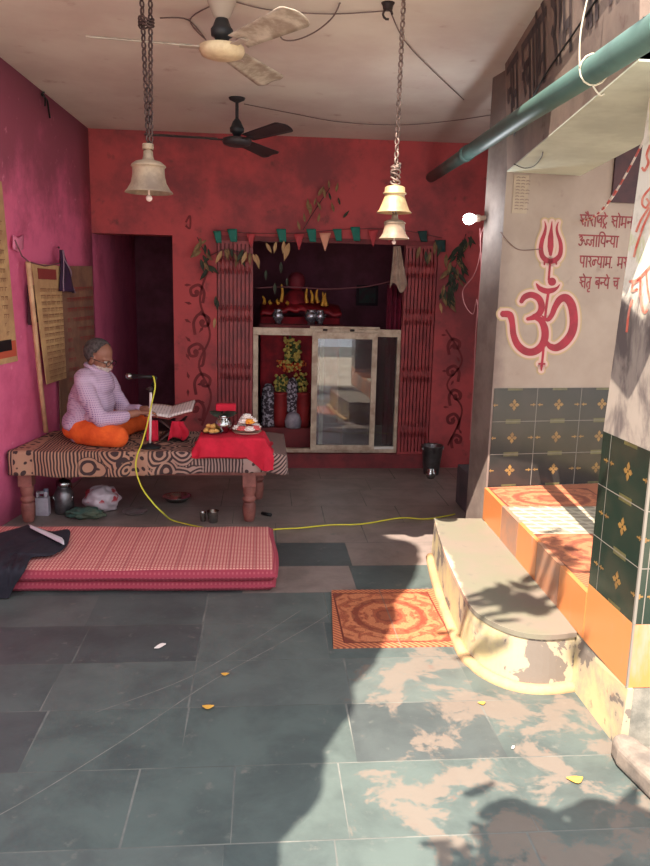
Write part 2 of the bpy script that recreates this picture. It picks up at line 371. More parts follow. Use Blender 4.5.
# devanagari strokes on a unit body (headline at 1)
G = {
 'sa': (.92, [[(.2, 1), (.2, .74), (.42, .62), (.28, .5), (.08, .52)], [(.25, .5), (.5, .12)], [(.42, .62), (.75, .62)], [(.75, 1), (.75, 0)]]),
 'aa': (.38, [[(.2, 1), (.2, 0)]]),
 'au': (.38, [[(.2, 1), (.2, 0)], [(.2, 1), (.02, 1.34)], [(.2, 1), (-.24, 1.26)]]),
 'o': (.38, [[(.2, 1), (.2, 0)], [(.2, 1), (-.06, 1.32)]]),
 'e': (0, [[(-.2, 1), (-.46, 1.32)]]),
 'ra': (.52, [[(.08, 1), (.28, .86), (.34, .68), (.2, .52), (.06, .58)], [(.2, .52), (.45, .05)]]),
 'ssa': (.76, [[(.1, 1), (.1, .55), (.26, .4), (.6, .42)], [(.14, .45), (.58, .8)], [(.62, 1), (.62, 0)]]),
 'tra': (.62, [[(.34, 1), (.34, .88), (.14, .72), (.1, .45), (.28, .25), (.48, .28), (.54, .42)], [(.3, .22), (.12, -.1)], [(.3, .22), (.5, -.1)]]),
 'ma': (.8, [[(.14, 1), (.14, .42), (.04, .32), (.14, .22), (.24, .38), (.62, .38)], [(.62, 1), (.62, 0)]]),
 'u': (.8, [[(.34, 1), (.34, .88)], [(.1, .8), (.34, .88), (.46, .72), (.24, .56), (.46, .44), (.46, .2), (.26, .06), (.05, .2)], [(.46, .5), (.66, .58), (.72, .4)]]),
 'ja': (.82, [[(.65, 1), (.65, 0)], [(.65, .58), (.3, .58), (.36, .26), (.2, .1), (.04, .28)]]),
 'jh': (.5, [[(.55, .58), (.26, .58), (.32, .26), (.18, .12), (.03, .3)]]),
 'ya': (.78, [[(.1, 1), (.26, .82), (.14, .6), (.2, .4), (.42, .3), (.62, .42)], [(.62, 1), (.62, 0)]]),
 'i': (.3, [[(.15, 1), (.15, 0)], [(.15, 1), (.25, 1.3), (.65, 1.3), (.92, 1)]]),
 'na': (.76, [[(.6, 1), (.6, 0)], [(.6, .56), (.26, .56), (.2, .42), (.08, .48), (.14, .62)]]),
 'nh': (.46, [[(.5, .56), (.24, .56), (.18, .42), (.06, .48), (.12, .62)]]),
 'pa': (.72, [[(.12, 1), (.12, .58), (.26, .38), (.55, .42)], [(.55, 1), (.55, 0)]]),
 'lh': (.58, [[(.55, .66), (.36, .72), (.36, .32), (.22, .2), (.06, .42), (.18, .68), (.36, .6)]]),
 'ta': (.66, [[(.5, 1), (.5, 0)], [(.5, .6), (.2, .56), (.08, .32), (.2, .1)]]),
 'tu': (.66, [[(.5, 1), (.5, 0)], [(.5, .6), (.2, .56), (.08, .32), (.2, .1)], [(.5, 0), (.28, -.1), (.32, -.32), (.55, -.3)]]),
 'ba': (.7, [[(.55, 1), (.55, 0)], [(.55, .7), (.2, .7), (.1, .52), (.25, .36), (.55, .42)], [(.14, .64), (.5, .42)]]),
 'dh': (.74, [[(.1, .9), (.22, 1.0), (.22, .8), (.1, .72), (.14, .42), (.34, .3), (.58, .42)], [(.58, 1), (.58, 0)]]),
 'cha': (.8, [[(.05, .7), (.6, .7)], [(.22, .7), (.18, .4), (.35, .26), (.6, .48)], [(.6, 1), (.6, 0)]]),
 'shri': (1.15, [[(.1, .92), (.3, .98), (.32, .74), (.1, .6), (.42, .28)], [(.34, .62), (.65, .62)], [(.65, 1), (.65, 0)], [(.65, .36), (.4, .05)], [(1, 1), (1, 0)], [(1, 1), (.92, 1.32), (.62, 1.28), (.5, 1)]]),
 'sva': (1.1, [[(.1, 1), (.1, .74), (.32, .62), (.2, .5), (.02, .52)], [(.16, .5), (.36, .16)], [(.32, .62), (.85, .62)], [(.9, 1), (.9, 0)], [(.9, .6), (.6, .62), (.52, .45), (.65, .32), (.9, .4)]]),
 'dot': (.3, [[(.05, .04), (.12, .04)]]),
 'sp': (.5, []),
}
def write(bm, word, x0, y0, size, w, mp, mi, head=True, eps=0.0, asp=1.0):
    x = x0; hs = x0; hi = x0
    for g in word.split():
        wd, st = G[g]
        if g in ('sp', 'dot'):
            if head and x > hs: ribbon(bm, [(hs, y0 + size), (x, y0 + size)], w, mp, mi, eps)
        for s in st:
            p = [q[:2] for q in smooth_line(s, 3)] if len(s) > 2 else s
            ribbon(bm, [(x + a * size * asp, y0 + b * size) for a, b in p], w, mp, mi, eps + .00004)
        x += wd * size * asp
        if g in ('sp', 'dot'): hs = x
    if head and x > hs: ribbon(bm, [(hs, y0 + size), (x, y0 + size)], w, mp, mi, eps)
    return x
TXT = M('faded_red_text', (138, 60, 64), (120, 56, 58), 20, .8)
def wpl(px, py): p = PP(px, py, WO, WN) - WO; return p.dot(WU), p.z
def wmap(x, y, e): return WO + WU * x + WZ * y + WN * (.0016 + e)
for word, px, py in (('sa au ra aa ssa tra e sp sa o ma na aa', 579, 226), ('u jh ja aa i ya nh ya aa', 578, 246), ('pa aa ra lh ya aa ma dot sp ma ra', 579, 267), ('sa e tu sp ba nh dh e sp cha', 578.5, 288)):
    a, b = wpl(px, py); write(bm, word, a, b, .062, .0085, wmap, 5, asp=.8)
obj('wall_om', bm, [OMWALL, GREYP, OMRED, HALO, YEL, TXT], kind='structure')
for f in C.objects['wall_om'].data.polygons: pass

# glazed dado tiles
TILE = NT('dark_green_tile'); v = TILE.co(); n1 = TILE.noise(v, 6, 5)
TILE = TILE.out(TILE.mix(TILE.step(n1, .4, .7), lin((36, 34, 32)), lin((46, 40, 38))), .22, 0, .5)
GROUT = M('tile_grout', (122, 114, 106), None, rough=.8)
GOLD = M('gold_glaze', (142, 108, 58), (110, 82, 50), 30, .3)
KHAKI = M('khaki_glaze', (92, 86, 54), (76, 72, 48), 30, .3)
def tiles(bm, o, u, w, n, x0, x1, z0, nz, tw, th, off=0.0, skip_edge=True):
    """panel of glazed tiles on a plane: dark glaze, grout lines and a gold flower per tile"""
    o, u, n = V(o), V(u), V(n)
    mp = lambda x, y, e: o + u * x + V((0, 0, y)) + n * (.004 + e)
    z1 = z0 + nz * th
    obox(bm, o + u * x0 + V((0, 0, z0)) , u * (x1 - x0), n * .004, V((0, 0, z1 - z0)), 0)
    def rect(a, b, c, d, mi, e):
        a, c = max(a, x0), min(c, x1)
        if c - a > .001: bm.faces.new([bm.verts.new(mp(*q, e)) for q in ((a, b), (c, b), (c, d), (a, d))]).material_index = mi
    k0 = math.floor((x0 - off) / tw); k1 = math.ceil((x1 - off) / tw)
    for k in range(k0, k1 + 1):
        gx = off + k * tw
        if x0 < gx < x1: rect(gx - .0018, z0, gx + .0018, z1, 1, .0004)
        for r in range(nz):
            cz = z0 + (r + .5) * th; cx = gx + tw / 2
            for s in (-1, 1):
                rect(gx + s * .024 - .017, cz - .0035, gx + s * .024 + .017, cz + .0035, 2, .0005)
                rect(gx + s * .02 - .003, cz - .009, gx + s * .02 + .003, cz + .009, 2, .0006)
            if x0 + .03 < cx < x1 - .03:
                for a in range(4):
                    d = V((math.cos(a * PI / 2), math.sin(a * PI / 2))); e = V((-d.y, d.x)); l = .033 if a % 2 == 0 else .036
                    q = [d * .004 - e * .005, d * .02 - e * .012, d * l, d * .02 + e * .012, d * .004 + e * .005]
                    bm.faces.new([bm.verts.new(mp(cx + p.x, cz + p.y, .0005)) for p in q]).material_index = 2
            for zz in (cz - th / 2, cz + th / 2):
                lo, hi = (zz, zz + .013) if zz < cz else (zz - .013, zz)
                rect(cx - .048, lo, cx + .048, hi, 3, .0005)
    for r in range(1, nz): rect(x0, z0 + r * th - .0018, x1, z0 + r * th + .0018, 1, .0007)
bm = B(); tiles(bm, WO, WU, None, WN, .012, 2.5, .43, 3, .29, .2, .0)
obj('wall_tiling', bm, [TILE, GROUT, GOLD, KHAKI], kind='structure')

# low dark plinth at the back of the pier
bm = B(); box(bm, 1.475, 1.62, 5.0, 5.4, 0, .3); obj('trim_1', bm, M('dark_plinth', (84, 72, 76), (66, 58, 62), 5, .8, bump=.3), kind='structure', bevel=.01)
# dark opening high in the om wall
bm = B(); a = PP(615, 150, WO, WN); b = PP(642, 204, WO, WN); u0 = (a - WO).dot(WU); u1 = (b - WO).dot(WU) + .04
obox(bm, WO + WU * u0 + WZ * b.z + WN * .002, WU * (u1 - u0), WN * .014, WZ * .34)
obj('window_1', bm, M('dark_shutter', (74, 44, 46), (48, 32, 38), 4, .7), kind='structure')

# ------------------------------------------------------------------ beam, loft slab, column, platform, step
def bx(Y): return 1.35 - .142 * (4.27 - Y)
m_bm = NT('brown_beam_plaster'); v = m_bm.co(); n1 = m_bm.noise(v, 3, 6); n2 = m_bm.noise(v, 11, 6)
c = m_bm.mix(m_bm.step(n1, .35, .7), lin((130, 110, 98)), lin((104, 86, 78))); c = m_bm.mix(m_bm.step(n2, .6, .75), c, lin((92, 66, 60)))
m_bm.bump(n2, .25); BEAM = m_bm.out(c, .85)
def bz(Y): return 2.235
bm = B()
hexa(bm, [(bx(2.2), 2.2, 2.25), (bx(2.2) + .26, 2.2, 2.25), (bx(4.55) + .26, 4.262, 2.25), (bx(4.262), 4.262, 2.25)],
         [(bx(2.2) - .05, 2.2, 2.8), (bx(2.2) + .26, 2.2, 2.8), (bx(4.262) + .26, 4.262, 2.8), (bx(4.262) - .05, 4.262, 2.8)])
BO = V((bx(4.262), 4.262, 2.25)); BU = (V((bx(2.2), 2.2, 2.25)) - BO).normalized(); BW = V((-.05, 0, .55)).normalized(); BN = BU.cross(BW).normalized()
if BN.x > 0: BN = -BN
bmap = lambda x, y, e: BO + BU * x + BW * y + BN * (.003 + e)
write(bm, 'na ma sp sva aa i ma sp ra aa ma sp shri na aa', .06, .235, .26, .038, bmap, 1, asp=.75)
obj('beam', bm, [BEAM, M('black_letter_paint', (58, 48, 50), (78, 64, 62), 14, .8)], kind='structure')
bm = B(); hexa(bm, [(bx(2.2), 2.2, 2.244), (bx(2.2) + .44, 2.2, 2.244), (bx(4.26) + .44, 4.30, 2.244), (bx(4.26), 4.26, 2.244)],
                   [(bx(2.2), 2.2, 2.36), (bx(2.2) + .44, 2.2, 2.36), (bx(4.26) + .44, 4.30, 2.36), (bx(4.26), 4.26, 2.36)])
for vv in bm.verts: vv.co.x += .262 if vv.co.x < bx(vv.co.y) + .1 and False else 0
obj('ceiling_loft', bm, M('pale_green_limewash', (186, 190, 174), (168, 170, 156), 3, .85), kind='structure')

CX0, CX1, CY0, CY1 = 1.285, 1.66, 2.31, 2.675
m_c = NT('column_limewash'); v = m_c.co(); x = m_c.xyz(v)
st = m_c.new('ShaderNodeMapping'); m_c.l.new(v, st.inputs[0]); st.inputs['Scale'].default_value = (1, 1, .45); st.inputs['Rotation'].default_value = (.5, 0, 0)
n1 = m_c.noise(st.outputs[0], 7, 6, .65, .4); n2 = m_c.noise(v, 14, 5)
z_ = m_c.math('ADD', x[2], m_c.math('MULTIPLY', m_c.math('SUBTRACT', n1, .5), .7))
soot = m_c.step(z_, 1.66, 1.5)
c = m_c.mix(m_c.step(n2, .5, .75), lin((226, 220, 206)), lin((196, 188, 172)))
c = m_c.mix(m_c.step(n1, .55, .62), c, lin((206, 206, 168)))
c2 = m_c.mix(m_c.step(n1, .4, .62), lin((92, 82, 80)), lin((150, 138, 128)))
c = m_c.mix(soot, c, c2); m_c.bump(n1, .2); COLM = m_c.out(c, .85)
ORANGE = NT('orange_enamel'); v = ORANGE.co(); st = ORANGE.new('ShaderNodeMapping'); ORANGE.l.new(v, st.inputs[0]); st.inputs['Scale'].default_value = (1, 1, .25)
ORANGE = ORANGE.out(ORANGE.mix(ORANGE.step(ORANGE.noise(st.outputs[0], 9, 5), .58, .75), lin((200, 124, 72)), lin((166, 134, 116))), .35)
column = thing('column', 'square column with red letters, dark tile band and orange skirting', 'column', (1.47, 2.49, 0), kind='structure')
bm = B(); hexa(bm, [(CX0, CY0, 1.085), (CX1, CY0, 1.085), (CX1, CY1, 1.085), (CX0, CY1, 1.085)], [(CX0, CY0, 2.243), (CX1, CY0, 2.243), (CX1, CY1 - .1, 2.243), (CX0, CY1 - .1, 2.243)])
cmap = lambda x, y, e: PX(610 + x / 3.6, 90 + y / 3.6, CX0) + V((-.002 - e, 0, 0))
for pts, w in (([(146, 200), (134, 235), (140, 262), (126, 290), (118, 280)], 9), ([(150, 350), (122, 384), (118, 412), (132, 424), (142, 406), (134, 392)], 8), ([(142, 424), (112, 470), (96, 510)], 8),
               ([(150, 430), (122, 490), (98, 560), (88, 600)], 8), ([(72, 690), (104, 680), (150, 632)], 9), ([(104, 685), (84, 700), (82, 724), (100, 716)], 8), ([(82, 756), (70, 800), (62, 870)], 8), ([(112, 676), (112, 740), (124, 800), (136, 790)], 8), ([(132, 650), (138, 720), (148, 760)], 7)):
    ribbon(bm, [p[:2] for p in smooth_line(pts, 4)], w, cmap, 1)
obj('shaft', bm, [COLM, M('orange_red_letter', (206, 92, 74), (220, 150, 130), 30, .8)], column, label='whitewashed upper shaft with red hand painted letters and soot stain')
bm = B(); box(bm, CX0 + .004, CX1 - .004, CY0 + .004, CY1 - .004, .475, 1.084, 0)
tiles(bm, (CX0 + .004, CY0, 0), (0, 1, 0), None, (-1, 0, 0), 0, CY1 - CY0, .475, 3, .295, .203, 0)
tiles(bm, (CX0, CY0 + .004, 0), (1, 0, 0), None, (0, -1, 0), 0, CX1 - CX0, .475, 3, .295, .203, .03)
tiles(bm, (CX0, CY1 - .004, 0), (1, 0, 0), None, (0, 1, 0), 0, CX1 - CX0, .475, 3, .295, .203, .03)
box(bm, CX0 - .003, CX0 + .006, CY0 - .003, CY0 + .006, .475, 1.084, 1)
TILEG = NT('bottle_green_tile'); v = TILEG.co(); TILEG = TILEG.out(TILEG.mix(TILEG.step(TILEG.noise(v, 7, 5), .4, .7), lin((32, 46, 38)), lin((50, 54, 44))), .2)
obj('tile_band', bm, [TILEG, GROUT, GOLD, KHAKI], column, label='dark green glazed tiles with gold flowers')
bm = B(); box(bm, CX0 - .001, CX1, CY0 - .001, CY1, .236, .474); box(bm, CX0 - .003, CX0 + .004, CY0 - .003, CY0 + .004, .236, .474, 1)
obj('skirting_band', bm, [ORANGE, GROUT], column, label='orange skirting band')
CURB = NT('peeling_yellow_plaster'); v = CURB.co(); n1 = CURB.noise(v, 5, 6, .6, .3); n2 = CURB.noise(v, 16, 5)
c = CURB.mix(CURB.step(n1, .4, .6), lin((186, 170, 126)), lin((158, 142, 122))); c = CURB.mix(CURB.step(n1, .56, .575), c, lin((108, 98, 90))); c = CURB.mix(CURB.step(n2, .62, .7), c, lin((160, 128, 104)))
CURB.bump(n1, .5); CURB = CURB.out(c, .85)
bm = B(); box(bm, CX0 + .003, CX1, CY0 + .002, CY1, 0, .236); obj('base', bm, M('grey_cement', (136, 130, 120), (96, 94, 88), 6, .85, bump=.3), column, label='bare grey cement base')

# ornate printed tile material (mirror-symmetric scrollwork round a centre)
def ornate(name, cx, cy, ax, ay, c1, c2, c3):
    n = NT(name); v = n.co(); x = n.xyz(v)
    X = n.math('ABSOLUTE', n.math('DIVIDE', n.math('SUBTRACT', x[0], cx), ax)); Y = n.math('ABSOLUTE', n.math('DIVIDE', n.math('SUBTRACT', x[1], cy), ay))
    r = n.math('SQRT', n.math('ADD', n.math('MULTIPLY', X, X), n.math('MULTIPLY', Y, Y)))
    q = n.vec(X, Y, 0.0); no = n.noise(q, 4.2, 2, .5, 1.2); no2 = n.noise(q, 10, 2, .5, 2)
    s = n.math('SINE', n.math('ADD', n.math('MULTIPLY', r, 21.0), n.math('MULTIPLY', no, 14.0)))
    s2 = n.math('SINE', n.math('MULTIPLY', no2, 42.0))
    pat = n.math('ADD', n.math('MULTIPLY', n.step(s, -.25, .35), .6), n.math('MULTIPLY', n.step(s2, -.2, .4), .4))
    c = n.mix(pat, lin(c2), lin(c1))
    ring = n.math('MULTIPLY', n.step(r, .5, .53), n.step(r, .64, .61)); c = n.mix(n.math('MULTIPLY', ring, .6), c, lin(c3))
    core = n.step(r, .24, .2); c = n.mix(n.math('MULTIPLY', core, .55), c, lin(c3))
    mx = n.math('MAXIMUM', X, Y)
    crn = n.math('MULTIPLY', n.step(n.math('ADD', X, Y), 1.42, 1.5), n.step(mx, .84, .82)); c = n.mix(n.math('MULTIPLY', crn, .8), c, lin(c3))
    bd = n.step(mx, .82, .83); dash = n.step(n.math('SINE', n.math('MULTIPLY', n.math('ADD', x[0], x[1]), 230.0)), -.2, .2)
    c = n.mix(bd, c, n.mix(dash, lin(c2), lin(c1))); c = n.mix(n.math('MULTIPLY', n.step(mx, .82, .83), n.step(mx, .86, .85)), c, lin(c3))
    return n.out(c, .4)
bm = B(); hexa(bm, [(.325, 3.09, .0005), (.90, 3.09, .0005), (.94, 3.735, .0005), (.375, 3.735, .0005)], [(.325, 3.09, .006), (.90, 3.09, .006), (.94, 3.735, .006), (.375, 3.735, .006)])
box(bm, .631, .634, 3.09, 3.735, .006, .0064, 1)
obj('tile_panel', bm, [ornate('ornate_orange_tile', 0, .0, .3, .33, (196, 124, 86), (140, 70, 52), (106, 48, 40)), GROUT], label='ornamental orange tile panel set into the stone floor beside the step', cat='tile panel')

platform = thing('platform', 'raised platform with orange tiled edge below the painted om symbol', 'platform', (1.9, 3.4, 0), kind='structure')
PT = .43
def pe(Y): return 1.288 + (Y - 2.675) / (4.268 - 2.675) * .052
def wy(X): return 4.27 + (X - 1.35) * .13
bm = B(); hexa(bm, [(pe(2.685) + .02, 2.685, 0), (3.2, 2.685, 0), (3.2, wy(3.2) - .012, 0), (pe(4.27) + .02, wy(1.36) - .012, 0)], [(pe(2.685) + .02, 2.685, PT - .012), (3.2, 2.685, PT - .012), (3.2, wy(3.2) - .012, PT - .012), (pe(4.27) + .02, wy(1.36) - .012, PT - .012)])
obj('body', bm, CURB, platform)
bm = B()
yA = [2.685, 2.98, 3.28, 3.58, 3.88, 4.255]
PO1 = ORANGE; PO2 = M('orange_enamel_faded', (176, 122, 92), (150, 116, 100), 6, .4)
for a, b, mi in zip(yA, yA[1:], (0, 1, 0, 1, 0)):
    hexa(bm, [(pe(a) - .003, a + .002, .236), (pe(a) + .019, a + .002, .236), (pe(b) + .019, b - .002, .236), (pe(b) - .003, b - .002, .236)], [(pe(a) - .003, a + .002, PT), (pe(a) + .019, a + .002, PT), (pe(b) + .019, b - .002, PT), (pe(b) - .003, b - .002, PT)], mi)
obj('riser_tiles', bm, [PO1, PO2], platform, label='orange glazed riser tiles, some faded')
def slab_top(name, ya, yb, mat, lab=None):
    bm = B(); x1 = 2.15
    fy = lambda X, Y: Y if Y < 4.2 else wy(X) - .012
    hexa(bm, [(pe(ya) + .02, ya, PT - .0118), (x1, ya, PT - .0118), (x1, fy(x1, yb), PT - .0118), (pe(yb) + .02, fy(pe(yb), yb), PT - .0118)], [(pe(ya) + .02, ya, PT), (x1, ya, PT), (x1, fy(x1, yb), PT), (pe(yb) + .02, fy(pe(yb), yb), PT)])
    return obj(name, bm, mat, platform, label=lab)
px_, py_ = 1.65 - 1.9, 4.0 - 3.4
slab_top('top_tiles', 3.862, 4.27, ornate('ornate_platform_tile', 1.66 - 1.9, 4.02 - 3.4, .36, .26, (196, 124, 88), (142, 78, 58), (112, 56, 46)), 'ornate orange top tiles beside the tiled wall')
slab_top('top_tiles', 2.69, 3.4, ornate('ornate_platform_tile', 1.62 - 1.9, 3.15 - 3.4, .36, .3, (186, 116, 82), (132, 76, 58), (102, 56, 46)), 'ornate rust coloured top tiles beside the column')
n = NT('white_basket_tile'); v = n.co(); x = n.xyz(v)
a = n.math('FRACT', n.math('MULTIPLY', n.math('ADD', x[0], n.math('MULTIPLY', x[1], .35)), 11.0)); b = n.math('FRACT', n.math('MULTIPLY', x[1], 17.0))
k = n.math('MULTIPLY', n.step(a, .12, .3), n.math('MULTIPLY', n.step(b, .1, .3), n.step(b, .95, .75)))
slab_top('top_tiles', 3.4025, 3.8595, n.out(n.mix(n.math('MULTIPLY', k, .8), lin((180, 170, 150)), lin((122, 112, 98))), .45), 'white checked top tiles between two ornate orange ones')
bm = B(); 
hexa(bm, [(CX0 - .012, 2.3, 0), (CX0 + .02, 2.3, 0), (pe(4.2) + .0, 4.2, 0), (pe(4.2) - .05, 4.2, 0)], [(CX0 - .001, 2.3, .235), (CX0 + .02, 2.3, .235), (pe(4.2), 4.2, .235), (pe(4.2) - .006, 4.2, .235)])
obj('curb', bm, CURB, platform, label='peeling yellow plaster below the orange tiles')

# step: stone top on a plastered, rounded body
outl = [(1.285, 2.735), (1.17, 2.715), (1.07, 2.735), (1.0, 2.79), (.945, 2.88), (.915, 3.0), (.93, 3.3), (.965, 3.7), (1.035, 4.22), (1.07, 4.25), (1.33, 4.25)]
sm = [p.xy for p in smooth_line(outl, 4)] + [V((1.33, 2.735 + .9))]
def prism(bm, pts, z0, z1, mi=0, off=0.0, o2=None, top=True):
    n = len(pts); cx = sum(p[0] for p in pts) / n; cy = sum(p[1] for p in pts) / n
    lo = [bm.verts.new((p[0] + (cx - p[0]) * off, p[1] + (cy - p[1]) * off, z0)) for p in pts]; o2 = off if o2 is None else o2
    hi = [bm.verts.new((p[0] + (cx - p[0]) * o2, p[1] + (cy - p[1]) * o2, z1)) for p in pts]
    for i in range(n): bm.faces.new((lo[i], lo[(i + 1) % n], hi[(i + 1) % n], hi[i])).material_index = mi
    bm.faces.new(lo[::-1]).material_index = mi; bm.faces.new(hi).material_index = mi
step = thing('step', 'rounded stone topped step with peeling yellow plaster in front of platform', 'step', (1.12, 3.4, 0), kind='structure')
STEPTOP = NT('worn_green_stone'); v = STEPTOP.co(); x = STEPTOP.xyz(v); n1 = STEPTOP.noise(v, 4, 6); n2 = STEPTOP.noise(v, 13, 5)
c = STEPTOP.mix(STEPTOP.step(n1, .4, .65), lin((112, 108, 92)), lin((118, 106, 95)))
c = STEPTOP.mix(STEPTOP.step(n2, .6, .75), c, lin((104, 98, 88)))
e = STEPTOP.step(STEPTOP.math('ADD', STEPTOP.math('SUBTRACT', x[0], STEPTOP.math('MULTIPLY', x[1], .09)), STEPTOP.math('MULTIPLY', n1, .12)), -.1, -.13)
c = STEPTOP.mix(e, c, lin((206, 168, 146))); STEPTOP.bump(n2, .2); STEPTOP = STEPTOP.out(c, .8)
bm = B(); prism(bm, sm, 0, .215, 0, -.02, .015); obj('body', bm, [CURB], step, bevel=.01)
bm = B(); prism(bm, sm, .2155, .238, 0, .0); obj('tread', bm, STEPTOP, step, bevel=.008, seg=3, label='worn green stone tread')
bm = B(); pts = [p for p in sm[:-9]]
tube(bm, [(p.x - (.015 if p.x < 1.2 else 0), p.y - (.02 if p.y < 2.9 else 0), .004) for p in pts], .028, 8); obj('fillet', bm, M('yellow_cement', (186, 154, 112), (166, 130, 98), 6, .9, bump=.3), step, label='yellow cement fillet along the foot')

# rounded broken stone in the corner
bm = B(); prism(bm, [(1.215, 2.2), (1.225, 2.27), (1.27, 2.29), (1.31, 2.25), (1.5, 1.5), (1.34, 1.45)], 0.0, .085)
obj('kerb_stone', bm, M('grey_brown_stone', (140, 126, 114), (96, 88, 82), 5, .85, bump=.5, bscale=12), label='rounded grey brown kerb stone lying against the column base', cat='stone', bevel=.035, seg=4)

# ------------------------------------------------------------------ drain pipe, beam wires, bulb, notice
pipe = thing('drain_pipe', 'teal plastic drain pipe slanting from red wall along the beam', 'pipe', PY(428, 180, 6.47))
def pp(Y):
    X = 1.40 - .093 * (6.5 - Y); return V((X, Y, 1.6 + X * (.652 + .012 * (6.5 - Y) / 4)))
TEAL = NT('teal_pipe'); v = TEAL.co(); TEAL = TEAL.out(TEAL.mix(TEAL.step(TEAL.noise(v, 3, 6), .45, .7), lin((70, 96, 90)), lin((58, 78, 74))), .5)
bm = B(); tube(bm, [pp(6.46), pp(5.4), pp(4.4), pp(3.2), pp(1.9)], .041, 20); obj('tube', bm, TEAL, pipe)
for Y in (4.72,):
    bm = B(); tube(bm, [pp(Y + .06), pp(Y - .06)], .047, 20); obj('coupling', bm, TEAL, pipe)
bm = B()
def loop(Y, r): return [pp(Y) + V((math.cos(t) * r, 0, math.sin(t) * r)) for t in [k * 2 * PI / 14 for k in range(15)]]
tube(bm, loop(2.42, .046), .003, 5, cap=False); c0 = pp(2.42)
tube(bm, smooth_line([c0 + V((-.046, 0, 0)), c0 + V((-.06, -.02, .1)), c0 + V((-.05, -.05, .25)), c0 + V((-.03, -.05, .45))]), .003, 5)
tube(bm, smooth_line([c0 + V((.0, 0, -.046)), c0 + V((.02, -.01, -.075)), c0 + V((.04, 0, -.07))]), .003, 5)
obj('tie_wire', bm, M('pale_wire', (210, 200, 180), None), pipe, label='pale wire tied round the pipe')
bm = B(); tube(bm, smooth_line([bmap(.25, .14, .004), bmap(.6, .2, .004), bmap(1.0, .25, .004), bmap(1.4, .27, .004), bmap(1.9, .3, .004)]), .004, 5)
obj('electric_wire', bm, BLACK, label='thin black wire running along the painted brown beam', cat='wire')
rope = []
pa, pb = PY(655, 118, 2.6), PP(581, 221, WO, WN) + WN * .02
for k in range(25):
    t = k / 24; p = pa.lerp(pb, t); p.z -= .09 * math.sin(PI * t); rope.append(p)
bm = B()
for k in range(24):
    tube(bm, [rope[k], rope[k + 1]], .0065 if k > 8 else .004, 6, k % 2)
obj('twisted_cord', bm, [M('white_cord', (226, 216, 206), None), M('red_cord', (190, 90, 84), None)], label='twisted red and white cord hanging down to the red lettering', cat='cord')
bm = B()
t0 = [wmap(*wpl(px, py), .004) for px, py in ((500, 232), (509, 243), (520, 250), (541, 249))]
tube(bm, smooth_line(t0), .0022, 5); obj('thin_wire', bm, M('brown_wire', (110, 80, 74), None), label='thin brown wire lying across the wall to the trident', cat='wire')
bm = B()
pts = [PZ(x_, y_, 2.235) for x_, y_ in ((543, 152), (541, 158), (534, 166), (524, 168), (514, 164))]
tube(bm, smooth_line(pts), .0025, 5); obj('thin_wire', bm, BLACK, label='thin dark wire dangling below the pale green ceiling', cat='wire')
a0, b1 = wpl(511.5, 213); a1, b0 = wpl(529, 175.5)
bm = B(); obox(bm, wmap(a0, b1, 0), WU * (a1 - a0), WN * .002, WZ * (b0 - b1), 0)
for k in range(11):
    for j in range(3 if k % 3 else 2):
        x0 = a0 + .015 + j * .03; zz = b0 - .014 - k * (b0 - b1 - .02) / 11
        ribbon(bm, [(x0, zz), (x0 + .011, zz + .003), (x0 + .022, zz)], .006, lambda x, y, e: wmap(x, y, .003), 1)
obj('paper_notice', bm, [M('yellowed_paper', (172, 154, 134), (156, 138, 120), 8, .8), M('faded_ink', (132, 112, 100), None)], label='faded paper notice with writing pasted beside the pier top', cat='notice')

bulb = thing('light_bulb', 'lit white bulb on a pale holder fixed to the pier', 'light bulb', PY(490, 217, 4.56))
b0 = V((1.348, 4.46, 2.03)); 
q = PX(489, 217.5, 1.34); q1 = q + V((-.1, 0.0, -.01))
bm = B(); lathe(bm, [(.011, 0), (.014, .01), (.014, .05), (.02, .055), (.022, .08), (.0, .082)], q, 14, axis=(q1 - q)); obj('holder', bm, M('pale_plastic', (196, 172, 156), None), bulb)
EM = NT('bulb_glow'); EM.b.inputs['Emission Color'].default_value = (.85, .95, 1, 1); EM.b.inputs['Emission Strength'].default_value = 9; EM = EM.out((1, 1, 1, 1))
d = (q1 - q).normalized()
bm = B(); lathe(bm, [(.012, .078), (.022, .09), (.031, .108), (.033, .124), (.028, .142), (.016, .153), (0.001, .156)], q, 18, axis=d); obj('globe', bm, EM, bulb)
li = bpy.data.lights.new('bulb_light', 'POINT'); li.energy = 6; li.color = (.9, .96, 1); li.shadow_soft_size = .035
lo = bpy.data.objects.new('bulb_light', li); C.objects.link(lo); lo.location = q + d * .21
bm = B()
pts = [PX(487, 222, 1.34), PX(481, 235, 1.335), PX(480, 255, 1.33), PX(474, 275, 1.33), PX(463, 290, 1.32), PX(465, 305, 1.32), PX(473, 314, 1.33), PX(477, 300, 1.33), PX(478, 340, 1.335), PX(474, 380, 1.335), PX(470, 440, 1.335)]
tube(bm, smooth_line(pts), .003, 5)
pts = [PX(480, 228, 1.337), PX(481, 270, 1.335), PX(476, 330, 1.335), PX(473, 400, 1.335)]
tube(bm, smooth_line(pts), .003, 5)
obj('bulb_cord', bm, M('pink_flex', (170, 110, 110), None), label='loose pale twin cord hanging beside pier below bulb', cat='cord')

